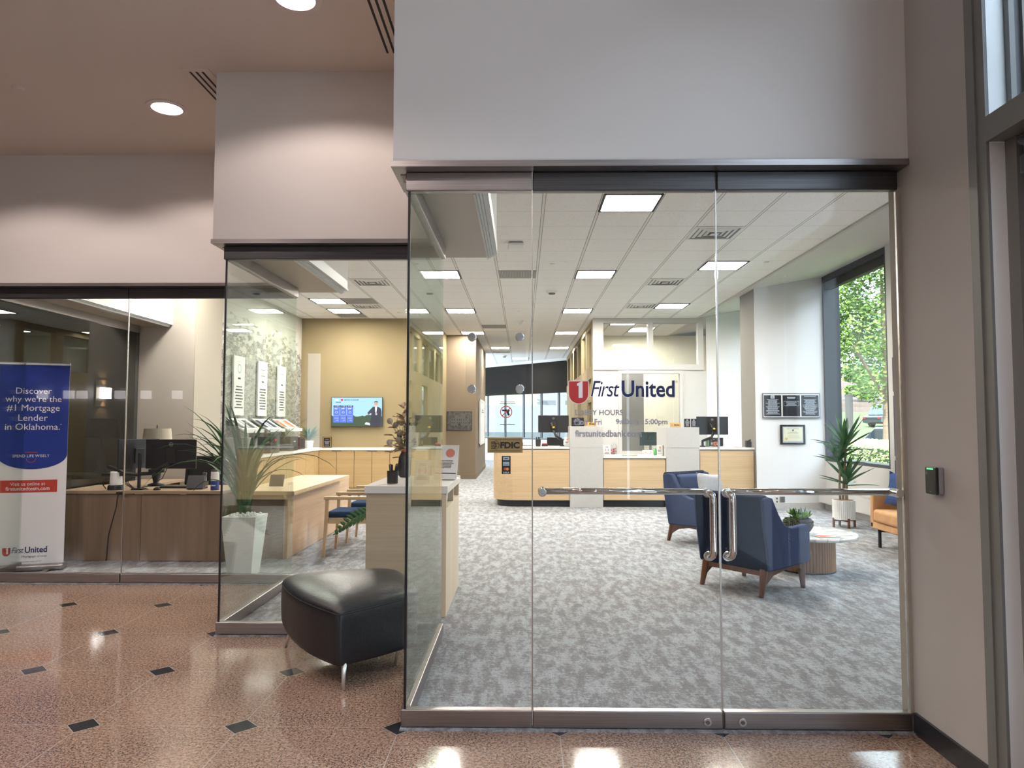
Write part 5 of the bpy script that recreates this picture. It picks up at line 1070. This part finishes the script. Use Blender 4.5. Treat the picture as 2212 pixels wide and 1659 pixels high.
# ------------------------------------------------------------------ pictures on the white wall
def wallpt(px, py, y=12.9): return Vector((X(px, y), y, Zp(py, y)))
def frame_(name, lb, px0, px1, py0, py1, cat, y=12.895):
    a, b = wallpt(px0, py1, y), wallpt(px1, py0, y); c = (a+b)/2; c.y = y; return thing(name, lb, cat, c), b.x-a.x, b.z-a.z
q, w_, h_ = frame_('triple_notice', 'wide silver frame of three black notices on the white wall', 1643, 1765.5, 849, 902, 'picture')
MB().box(-w_/2, w_/2, -.03, -.005, -h_/2, h_/2).build('frame', mat('frame_edge', (.12, .12, .15), .3), q); MB().box(-w_/2+.015, w_/2-.015, -.034, -.03, -h_/2+.015, h_/2-.015).build('mat_board', PAPER, q)
for k in range(3):
    x = (-.327+.325*k)*w_; p_ = MB().box(x-w_*.150, x+w_*.150, -.038, -.034, -h_*.43, h_*.42).build('black_notice', PLAQ, q)
    mb = MB()
    if k != 1:
        text_lines(mb, (x, -.0395, -h_*.05), w_*.26, h_*.62, 17, seed=40+k, centre=True, fill=.5)
    else:
        text_lines(mb, (x, -.0395, h_*.33), w_*.16, h_*.05, 1, seed=77, fill=.8); text_lines(mb, (x, -.0395, h_*.28), w_*.13, h_*.04, 1, seed=2); text_lines(mb, (x, -.0395, h_*.08), w_*.22, h_*.16, 5, seed=12)
        for zz_ in (-.01, .18): rect(mb, (x, -.0395, h_*zz_), w_*.26, .004)
        for xx_ in (-.13, .13): rect(mb, (x+w_*xx_, -.0395, h_*.085), .004, h_*.19)
    if k == 0: poly(mb, [(-.035, -.03), (.035, -.03), (.035, .02), (.0, .045), (-.035, .02)], (x, -.0395, h_*.35)); mb.cur = 1; rect(mb, (x, -.040, h_*.35+.006), .03, .006); rect(mb, (x, -.040, h_*.35-.008), .03, .006)
    if k == 2: mb.cur = 0; text_lines(mb, (x, -.0395, h_*.38), w_*.22, h_*.03, 1, seed=78, fill=.9)
    mb.build('print', [mat('print_pale', (.42, .48, .55), .6), PLAQ], p_).parent = p_
q, w_, h_ = frame_('certificate_frame', 'black framed cream certificate with a gold seal below the notices', 1680, 1733, 916.5, 958, 'picture')
MB().box(-w_/2, w_/2, -.03, -.005, -h_/2, h_/2).build('frame', BLACK, q, bevel=.005); MB().box(-w_*.41, w_*.41, -.033, -.03, -h_*.42, h_*.40).build('mat_board', mat('mat_grey', (.45, .48, .52), .6), q)
MB().box(-w_*.37, w_*.37, -.036, -.033, -h_*.32, h_*.36).build('certificate', mat('cream_paper', (.68, .67, .52), .7), q)
mb = MB(); put_text(mb, 'State of Oklahoma', (0, -.0365, h_*.30), w_*.5, h_*.05, bold=.01); text_lines(mb, (0, -.0365, h_*.10), w_*.46, h_*.09, 2, seed=3); text_lines(mb, (w_*.02, -.0365, -h_*.11), w_*.6, h_*.2, 4, seed=4, fill=.15)
poly(mb, [(.018*cos(a*pi/8), .018*sin(a*pi/8)) for a in range(16)], (0, -.0365, h_*.215)); mb.cur = 1; poly(mb, [(.026*cos(a*pi/8), .026*sin(a*pi/8)) for a in range(16)], (-w_*.27, -.0365, -h_*.22)); mb.build('print', [mat('ink_grey', (.18, .18, .18), .6), mat('gold_seal', (.62, .48, .10), .4)], q)
for px in (1671, 1683):
    q = thing('wall_outlet', 'small wall outlet, %s of the pair above the baseboard' % ('left' if px < 1675 else 'right'), 'outlet', (X(px, 12.89), 12.893, .17)); MB().box(-.04, .04, -.006, 0, -.06, .06).build('cover_plate', METD if px < 1675 else METS, q); MB().box(-.014, .014, -.009, -.006, .012, .045).box(-.014, .014, -.009, -.006, -.045, -.012).build('socket', METS, q)
    q.location.z = Zp(1077, 12.89)
for k, (z0, z1, lb) in enumerate(((1.96, 2.45, 'top canvas panel with navy edge beside the side window'), (1.04, 1.90, 'middle tall canvas panel with navy edge beside the side window'), (.60, .98, 'lowest canvas panel with navy edge, behind the sofa'))):
    q = thing('canvas_panel', lb, 'wall panel', (5.345, 9.85, (z0+z1)/2)); MB().box(-.035, 0, -.55, .535, (z0-z1)/2, (z1-z0)/2).build('canvas', PAPER, q); MB().box(-.04, 0, .536, .56, (z0-z1)/2, (z1-z0)/2).build('navy_edge', mat('edge_navy', (.03, .04, .09), .6), q)
tag(MB().box(5.20, 5.345, 9.4, 12.85, .13, .36).build('heater_cover', WHITE), 'long white baseboard heater under the side window', 'heater')

# ------------------------------------------------------------------ lounge
def armchair(loc, rz, lb):
    """local +x is the way the sitter faces"""
    o = thing('lounge_armchair', lb, 'armchair', loc, rz, group='navy lounge armchairs')
    prof = [(-.30, .215), (.31, .235), (.335, .27), (.335, .545), (.30, .578), (.05, .565), (-.06, .60), (-.145, .70), (-.235, .845), (-.30, .86), (-.385, .845), (-.37, .60)]
    for s_, y0 in ((-1, -.375), (1, .295)): MB().prism(prof, (0, y0, 0), (1, 0, 0), (0, 0, 1), (0, 1, 0), .08).build('arm_panel', NAVY, o, bevel=.018, seg=3)
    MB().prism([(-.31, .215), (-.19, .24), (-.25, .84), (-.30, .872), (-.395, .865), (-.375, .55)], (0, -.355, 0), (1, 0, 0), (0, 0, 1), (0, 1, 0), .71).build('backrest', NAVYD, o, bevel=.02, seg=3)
    MB().prism([(-.19, .44), (-.10, .44), (-.165, .82), (-.24, .85)], (0, -.29, 0), (1, 0, 0), (0, 0, 1), (0, 1, 0), .58).build('back_cushion', NAVY, o, bevel=.025, seg=4)
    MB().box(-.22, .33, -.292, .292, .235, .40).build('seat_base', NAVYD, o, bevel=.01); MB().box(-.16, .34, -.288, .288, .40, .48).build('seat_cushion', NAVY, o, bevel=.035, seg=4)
    MB().prism([(-.30, .215), (.31, .235), (.31, .165), (.24, .185), (-.0, .195), (-.18, .165), (-.30, .09)], (0, -.33, 0), (1, 0, 0), (0, 0, 1), (0, 1, 0), .03).prism([(-.30, .215), (.31, .235), (.31, .165), (.24, .185), (-.0, .195), (-.18, .165), (-.30, .09)], (0, .30, 0), (1, 0, 0), (0, 0, 1), (0, 1, 0), .03).box(-.30, -.27, -.30, .30, .17, .215).box(.28, .31, -.30, .30, .19, .235).build('apron', LEGW, o, bevel=.004)
    for sx, sy in ((-1, -1), (-1, 1), (1, -1), (1, 1)):
        x0, x1 = (-.285, -.345) if sx < 0 else (.285, .30)
        MB().tube([(x0, sy*.305, .225), (x1, sy*.315, 0)], .03, 12, rs=[.036, .021]).build('leg', LEGW, o, smooth=False, bevel=.002)
    return o
ca = math.atan2(.61, .79)
A1 = armchair((2.135, 6.79, FZ), ca, 'navy armchair seen from behind, nearest the glass doors')
A2 = armchair((2.33, 9.28, FZ), radians(-52), 'navy armchair with a pale cushion, farther from the doors')
def pillow(name, lb, loc, w_, h_, rot, m_):
    mb = MB(); n = 9; v = []; f = []
    for s_ in (-1, 1):
        for j in range(n):
            for i in range(n):
                u, w2 = i/(n-1)*2-1, j/(n-1)*2-1; t_ = max(0, (1-u**4)*(1-w2**4))**.5; pin = 1-.10*(1-abs(w2)**2)*abs(u)**3; pin2 = 1-.10*(1-abs(u)**2)*abs(w2)**3
                v.append((u*w_/2*pin, s_*.065*t_, w2*h_/2*pin2))
    for s_ in range(2):
        for j in range(n-1):
            for i in range(n-1): a = s_*n*n+j*n+i; f.append((a, a+1, a+n+1, a+n))
    mb.add(v, f); o = mb.build(name, m_, smooth=True); o.location = loc; o.rotation_euler = rot; tag(o, lb, 'cushion'); return o
pillow('cushion', 'pale grey cushion leaning in the farther navy armchair', (2.36, 9.17, .73), .42, .30, (radians(-18), radians(6), radians(30)), GREYP)
# coffee table: marble top on a fluted oval base
CX, CY = 2.92, 7.53
o = thing('coffee_table', 'round marble coffee table on a fluted oak drum', 'coffee table', (CX, CY, FZ))
MB().lathe([(.01, .348), (.47, .348), (.485, .356), (.485, .372), (.478, .38), (.01, .38)], n=64).build('marble_top', MARBLE, o)
mb = MB(); n = 220; R_ = .27; pts = []
for i in range(n): a = 2*pi*i/n; r_ = R_*(1 if i % 4 < 2 else .945); pts.append((r_*cos(a), r_*sin(a)))
mb.prism(pts, (0, 0, .015), (1, 0, 0), (0, 1, 0), (0, 0, 1), .332); mb.build('fluted_drum', wood('oak_flute', (.50, .29, .12), (.40, .22, .085), 'z'), o); MB().cyl((0, 0, 0), (0, 0, .015), .27, n=40).build('plinth', BLACK, o)
TT = .3905
o = thing('succulent_bowl', 'dark ribbed bowl of green succulents on the marble table', 'plant bowl', (2.80, 7.44, TT))
MB().lathe([(.07, 0), (.115, .025), (.148, .08), (.145, .12), (.125, .15), (.115, .15), (.13, .115), (.10, .04)], n=48).build('bowl', DARKP, o, smooth=True)
mb = MB()
for k in range(60): a = 2*pi*k/60; mb.obox((.143*cos(a), .143*sin(a), .122), (.006, .006, .014), (cos(a), sin(a), 0), (-sin(a), cos(a), 0), Vector((.35*sin(a), -.35*cos(a), 1)).normalized())
mb.build('carved_band', mat('band_dark', (.02, .018, .018), .7), o)
rn = random.Random(9)
def rosette(mb, c, r_, n_, tilt=1.0):
    for ring in range(3):
        for i in range(n_): a = 2*pi*i/n_+ring*.4; mb.leaf(c, (cos(a), sin(a), .35+ring*.8*tilt), r_*(1-.22*ring), r_*.42, -.3, seg=3)
mb = MB(); rosette(mb, Vector((.045, -.05, .16)), .10, 9); rosette(mb, Vector((-.04, .03, .18)), .085, 8); rosette(mb, Vector((-.02, -.085, .155)), .075, 8); mb.build('bright_rosettes', LEAFB, o)
mb = MB(); rosette(mb, Vector((-.05, -.06, .15)), .07, 8); rosette(mb, Vector((.06, .05, .15)), .07, 9, 1.8)
for i in range(22): a = rn.uniform(0, 6.28); mb.leaf((.07*cos(a)+.03, .05*sin(a), .15), (cos(a)*.5, sin(a)*.5, 1.2), rn.uniform(.06, .13), .016, .1, seg=3)
mb.tube([(.0, .0, .15), (-.02, 0, .2), (-.05, -.01, .25)], .009, 7).tube([(.0, .0, .15), (.01, 0, .2), (.012, 0, .24)], .008, 7).build('dark_succulents', LEAF, o)
mb = MB()
for s_ in range(9):
    a = 3.3+s_*.13; p = Vector((.115*cos(a), .115*sin(a), .155))
    for k in range(9): t_ = k/8; mb.lathe([(.001, -.008), (.009, 0), (.001, .008)], p+Vector((cos(a), sin(a), 0))*(.045*min(1, t_*2.2))-Vector((0, 0, .13*max(0, t_-.25)))+Vector((rn.uniform(-.006, .006),)*3), 6)
mb.build('trailing_beads', LEAFD, o)
o = thing('orange_folder', 'orange and white brochure lying on the marble table', 'brochure', (3.0, 7.25, TT), .25)
MB().box(-.11, .11, -.075, .075, 0, .004).build('white_page', PAPER, o); MB().add([(-.10, -.07, .0045), (.10, -.03, .0045), (-.10, .07, .0045)], [(0, 1, 2)]).build('orange_flap', ORANGE, o)
o = thing('coaster_stack', 'short stack of slate coasters left of the succulent bowl', 'coasters', (2.60, 7.62, TT)); 
for k in range(4): MB().box(-.045, .045, -.045, .045, .006*k, .006*k+.005).build('coaster', (METS, PAPER)[k % 2], o)
MB().box(-.03, .04, -.03, .04, .024, .036).build('orange_coaster', mat('copper_orange', (.55, .2, .1), .5), o)
# fluted planter with a yucca
o = thing('yucca_planter', 'white fluted planter on a wood stand with a spiky yucca', 'plant', (4.66, 10.62, FZ))
mb = MB(); pts = []
for i in range(144): a = 2*pi*i/144; r_ = .155*(1 if i % 4 < 2 else .965); pts.append((r_*cos(a), r_*sin(a)))
mb.prism(pts, (0, 0, .115), (1, 0, 0), (0, 1, 0), (0, 0, 1), .275); mb.build('pot', WPOT, o); MB().cyl((0, 0, .391), (0, 0, .392), .14, n=30).build('soil', TRUNK, o)
MB().box(-.15, .15, -.014, .014, .085, .113).box(-.014, .014, -.15, .15, .085, .113).build('stand_cross', LEGW, o)
for x, y in ((-.15, 0), (.15, 0), (0, -.15), (0, .15)): MB().box(x-.014, x+.014, y-.014, y+.014, 0, .135).build('stand_leg', LEGW, o)
MB().tube([(-.05, 0, .38), (-.055, 0, .6), (-.045, 0, .8), (-.05, 0, .98)], .016, 10).tube([(.045, 0, .38), (.04, 0, .5), (.045, 0, .62)], .022, 10).tube([(.0, .03, .38), (.03, .02, .8), (.05, .01, 1.15)], .017, 10).build('trunk', TRUNK, o)
mb = MB()
for c, n_, L in (((.05, .01, 1.12), 20, .50), ((-.06, 0, .93), 18, .42), ((.05, 0, .60), 18, .46)):
    for i in range(n_):
        a = 2*pi*i/n_*2.4; e = .15+2.2*(i/n_)**1.3; mb.leaf(Vector(c)+Vector((0, 0, .10*(i/n_))), (cos(a), sin(a), e), L*rn.uniform(.85, 1.05), .066, .2, seg=5)
mb.build('leaves', LEAF, o); o.children[-1]['kind'] = 'stuff'
# sofa against the side wall, facing into the room
o = thing('leather_sofa', 'tan leather sofa on black metal legs at the right edge', 'sofa', (4.70, 8.1, FZ))
# local: faces -x, length along y
MB().box(-.42, .40, -.95, .92, .22, .30).build('frame', TAN, o, bevel=.015, seg=3)
for y0, y1 in ((-.93, -.012), (.012, .83)): MB().box(-.44, .20, y0, y1, .30, .46).build('seat_cushion', TAN, o, bevel=.045, seg=5)
MB().prism([(.12, .30), (.40, .30), (.46, .80), (.30, .80)], (0, -.95, 0), (1, 0, 0), (0, 0, 1), (0, 1, 0), 1.85).build('backrest', TAN, o, bevel=.035, seg=4)
for y in (.845, -.97): MB().prism([(-.42, .22), (.42, .22), (.45, .70), (-.42, .655)], (0, y, 0), (1, 0, 0), (0, 0, 1), (0, 1, 0), .085).build('arm_panel', TAN, o, bevel=.02, seg=3)
for y in (.78, -.8):
    for x in (-.36, .34): MB().box(x-.035, x+.02, y-.02, y+.02, .19, .22).box(x-.035, x-.005, y-.018, y+.018, 0, .20).box(x-.035, x+.14, y-.018, y+.018, .185, .215).build('leg', BLACK, o, bevel=.004)
pillow('cushion', 'blue square cushion standing against the sofa arm', (4.57, 8.80, .672), .42, .42, (radians(-14), radians(20), radians(4)), BLUEP)

# ------------------------------------------------------------------ outdoors
LAWN = noisy('lawn', [(.3, (.05, .075, .022)), (.7, (.08, .11, .038))], 3, .95, bump=.3); SAND = noisy('sandstone', [(.3, (.07, .048, .036)), (.7, (.10, .075, .06))], .5, .9)
CONC = noisy('retaining_wall', [(.3, (.075, .088, .11)), (.7, (.10, .115, .14))], 2, .9); ROAD = noisy('asphalt', [(.3, (.05, .05, .05)), (.7, (.07, .07, .07))], 6, .95)
def ramp_z(y):
    pts = [(0, -.15), (40, -.1), (44, .25), (60, 1.4), (75, 2.7), (76, 3.2), (84, 3.4), (85, 3.9), (110, 6.5), (170, 15), (260, 22)]
    for (a, za), (b, zb_) in zip(pts, pts[1:]):
        if a <= y <= b: return za+(zb_-za)*(y-a)/(b-a)
    return 22
mb = MB(); ys = [-30, 0, 20, 33, 40, 44, 50, 60, 68, 75, 76, 80, 84, 85, 95, 110, 140, 170, 260]; xs = [5.62, 20, 40, 70, 110, 180]
b0 = []
for y in ys:
    for x in xs: mb.v.append(Vector((x, y, ramp_z(max(0, y)))))
nx = len(xs)
for j in range(len(ys)-1):
    for i in range(nx-1):
        mb.f.append([j*nx+i, j*nx+i+1, (j+1)*nx+i+1, (j+1)*nx+i]); ym = (ys[j]+ys[j+1])/2
        mb.mi.append(2 if ym < 40 else 0 if ym < 60 else 1 if ym < 62 else 0 if ym < 75 else 1 if ym < 77 else 0 if ym < 84 else 1 if ym < 170 else 0)
tag(mb.build('ground', [LAWN, SAND, ROAD]), kind='structure')
tag(MB().box(-60, 5.6, 31, 44, -.2, .4).box(5.0, 24, 44, 44.1, .2, .21).build('ground_far', LAWN), kind='structure')
sbox('wall_retaining', CONC, (-60, 14, 42, 42.4, .3, 2.55), (-60, 14, 41, 41.3, .3, 1.35))
mb = MB(); mb.add([(-60, 42.3, 2.5), (14, 42.3, 2.5), (14, 70, 6.5), (-60, 70, 6.5), (-60, 70, 0), (14, 70, 0), (14, 42.4, 0), (-60, 42.4, 0)], [(0, 1, 2, 3), (3, 2, 5, 4), (1, 6, 5, 2), (0, 3, 4, 7)])
tag(mb.build('ground_bank', LAWN), kind='structure')
LEAFO = noisy('outdoor_leaf', [(.3, (.07, .17, .025)), (.7, (.23, .34, .055))], 1.5, .6); LEAFO2 = noisy('outdoor_leaf_dark', [(.3, (.04, .12, .04)), (.7, (.12, .26, .09))], 1.5, .6)
def blobs(mb, cs, n_, r_, rn, ls=.14):
    for _ in range(n_):
        c, rad = rn.choice(cs); d = Vector((rn.gauss(0, 1), rn.gauss(0, 1), rn.gauss(0, 1))).normalized(); p = Vector(c)+Vector((d.x*rad[0], d.y*rad[1], d.z*rad[2]))*rn.uniform(.55, 1.0)
        a = Vector((rn.gauss(0, 1), rn.gauss(0, 1), rn.gauss(0, .5))).normalized(); b = a.orthogonal().normalized(); q = b.cross(a); s_ = ls*rn.uniform(.6, 1.3)
        mb.add([p-a*s_*.5, p+b*s_*.35, p+a*s_*.5, p-b*s_*.35], [(0, 1, 2, 3)])
def tree(x, y, h0, h1, r_, lb, m_, n_, ls, seed):
    rn = random.Random(seed); z0 = ramp_z(y); o = thing('tree', lb, 'tree', (x, y, z0))
    MB().tube([(0, 0, 0), (.05, .02, h0), (0, .1, (h0+h1)*.6)], .12, 10, rs=[.16, .12, .04]).tube([(.05, 0, h0), (.8*r_*.6, .2, h0+r_*.6)], .05, 7).tube([(.05, 0, h0), (-.7*r_*.6, -.2, h0+r_*.7)], .05, 7).build('trunk', TRUNK, o)
    cs = [((rn.uniform(-.6, .6)*r_, rn.uniform(-.6, .6)*r_, h0+(h1-h0)*rn.uniform(.1, .9)), (r_*.5, r_*.5, (h1-h0)*.2)) for _ in range(14)]
    mb = MB(); blobs(mb, cs, n_, r_, rn, ls); c = mb.build('crown', m_, o); c['kind'] = 'stuff'; return o
tree(11.6, 23.2, 2.3, 8.4, 2.6, 'light green leafy tree filling the side window', LEAFO, 24000, .125, 3)
tree(17.8, 33, 2.5, 10, 3.6, 'darker tree standing behind the light green one', LEAFO2, 8000, .22, 4)
tree(41, 88, .4, 4.5, 2.0, 'small round tree on the sandy slope', LEAFO, 1500, .5, 5); tree(52, 112, .4, 3.6, 2.2, 'far bush higher on the sandy slope', LEAFO2, 900, .6, 6); tree(60, 118, .3, 3.2, 2.0, 'far bush near the top of the sandy slope', LEAFO, 900, .6, 7)
o = thing('hedge', 'clipped bright green hedge outside the side window', 'hedge', (9.0, 17.5, -.14)); MB().box(-1.6, 1.2, -6.5, 6, 0, 1.12).build('inner_mass', mat('hedge_inside', (.05, .11, .02), .9), o)
mb = MB(); rn = random.Random(8)
for _ in range(16000):
    k = rn.random(); p = Vector((rn.uniform(-1.62, 1.22), rn.uniform(-6.5, 6), 1.13+rn.uniform(-.02, .07))) if k < .7 else Vector((-1.62-rn.uniform(0, .05), rn.uniform(-6.5, 6), rn.uniform(.2, 1.15)))
    a = Vector((rn.gauss(0, 1), rn.gauss(0, 1), rn.gauss(0, .6))).normalized(); b = a.orthogonal().normalized(); mb.add([p-a*.035, p+b*.022, p+a*.035, p-b*.022], [(0, 1, 2, 3)])
mb.build('leaves', noisy('hedge_leaf', [(.3, (.26, .46, .09)), (.7, (.60, .72, .30))], 9, .6), o); o.children[-1]['kind'] = 'stuff'
def car(name, lb, loc, rz, col, L=4.6, W_=1.8, H_=1.48):
    o = thing(name, lb, 'car', loc, rz); P_ = mat('car_paint_'+col[0], col[1], .25, .3, coat=.6)
    body = [(-L/2, .35), (-L/2+.05, .80), (-L/2+.35, .92), (-L*.18, 1.0), (L*.26, .98), (L/2-.25, .86), (L/2, .70), (L/2, .35), (L/2-.4, .25), (-L/2+.4, .25)]
    MB().prism(body, (0, -W_/2, 0), (1, 0, 0), (0, 0, 1), (0, 1, 0), W_).build('body', P_, o, bevel=.07, seg=3)
    MB().prism([(-L*.40, .92), (-L*.28, H_-.04), (-L*.18, H_), (L*.06, H_), (L*.24, .96)], (0, -W_/2+.12, 0), (1, 0, 0), (0, 0, 1), (0, 1, 0), W_-.24).build('cabin', P_, o, bevel=.06, seg=3)
    g = mat('car_glass', (.06, .08, .10), .08); mb = MB()
    for y, s_ in ((-W_/2+.105, -1), (W_/2-.125, 1)): mb.prism([(-L*.34, .98), (-L*.26, H_-.10), (-L*.10, H_-.07), (-L*.10, .99)], (0, y, 0), (1, 0, 0), (0, 0, 1), (0, 1, 0), .02).prism([(-L*.08, .99), (-L*.08, H_-.07), (L*.05, H_-.08), (L*.19, .99)], (0, y, 0), (1, 0, 0), (0, 0, 1), (0, 1, 0), .02)
    mb.add([(L*.075, -W_/2+.2, H_-.02), (L*.245, -W_/2+.18, .99), (L*.245, W_/2-.18, .99), (L*.075, W_/2-.2, H_-.02)], [(0, 1, 2, 3)]).add([(-L*.295, -W_/2+.2, H_-.05), (-L*.405, -W_/2+.18, .96), (-L*.405, W_/2-.18, .96), (-L*.295, W_/2-.2, H_-.05)], [(0, 1, 2, 3)]); mb.build('windows', g, o)
    for x in (-L*.30, L*.32):
        for y in (-W_/2+.02, W_/2-.22): MB().cyl((x, y, .32), (x, y+.2, .32), .32, n=24).build('wheel', BLACK, o)
    MB().box(-L/2-.01, -L/2+.03, -W_/2+.1, -W_/2+.35, .65, .78).box(-L/2-.01, -L/2+.03, W_/2-.35, W_/2-.1, .65, .78).build('tail_light', RED, o); return o
car('parked_car', 'white parked car just beyond the hedge', (12.9, 24.9, -.1), radians(100), ('white', (.14, .145, .15)))
car('parked_car', 'silver grey parked car left of the white one', (12.2, 30.4, -.1), radians(95), ('silver', (.06, .062, .066)))
car('parked_suv', 'dark vehicle far off at the lawn edge', (29.5, 58, 1.25), radians(20), ('black', (.03, .035, .04)), 4.4, 1.9, 1.8)
car('red_car', 'dark car with red lights above the far retaining wall', (3.1, 43.6, 2.55), radians(2), ('charcoal', (.12, .12, .14)))
o = thing('light_column', 'grey concrete post outside the side window', 'post', (14.6, 32.5, -.1)); MB().cyl((0, 0, 0), (0, 0, 2.85), .16, n=28).build('shaft', mat('post_concrete', (.10, .097, .093), .9), o); MB().cyl((0, 0, 2.85), (0, 0, 2.9), .17, n=28).build('cap', mat('post_concrete'), o)
o = thing('light_column', 'pale square post outside the far windows', 'post', (1.75, 33, .4)); MB().box(-.2, .2, -.2, .2, 0, 3.2).build('shaft', mat('post_concrete2', (.11, .12, .13), .9), o); MB().box(-.22, .22, -.22, .22, 3.2, 3.25).build('cap', mat('post_concrete2'), o)

o = thing('sky_dimming_block', 'added pale brick block dimming the sky behind the entrance glazing', 'building', (26, -16, -.15))  # unseen building added to cut the bright horizon outside the glazing
MB().box(0, 8, -30, 28, 0, 14).build('walls', noisy('brick_pale', [(.3, (.16, .13, .11)), (.7, (.22, .18, .155))], 4, .9), o)
for k in range(12):
    for j in range(3): MB().box(-.06, .02, -28+k*4.6, -25.6+k*4.6, 1.5+j*4.2, 4.0+j*4.2).build('window', mat('car_glass'), o)

for x in (-3.9, -2.9):
    o = thing('wall_washer', 'small recessed wall washer above the television, %s one' % ('left' if x < -3.5 else 'right'), 'ceiling light', (x, 15.35, ZC), group='television wall washers')
    MB().lathe([(.05, -.001), (.05, -.006), (.035, -.008)], n=24).build('trim_ring', mat('device_white'), o)
    l = lamp('washer_beam', 'SPOT', (x, 15.35, ZC-.02), 8, (1, .80, .50), spot_size=radians(100), spot_blend=.9, shadow_soft_size=.03, rot=(radians(32), 0, 0))
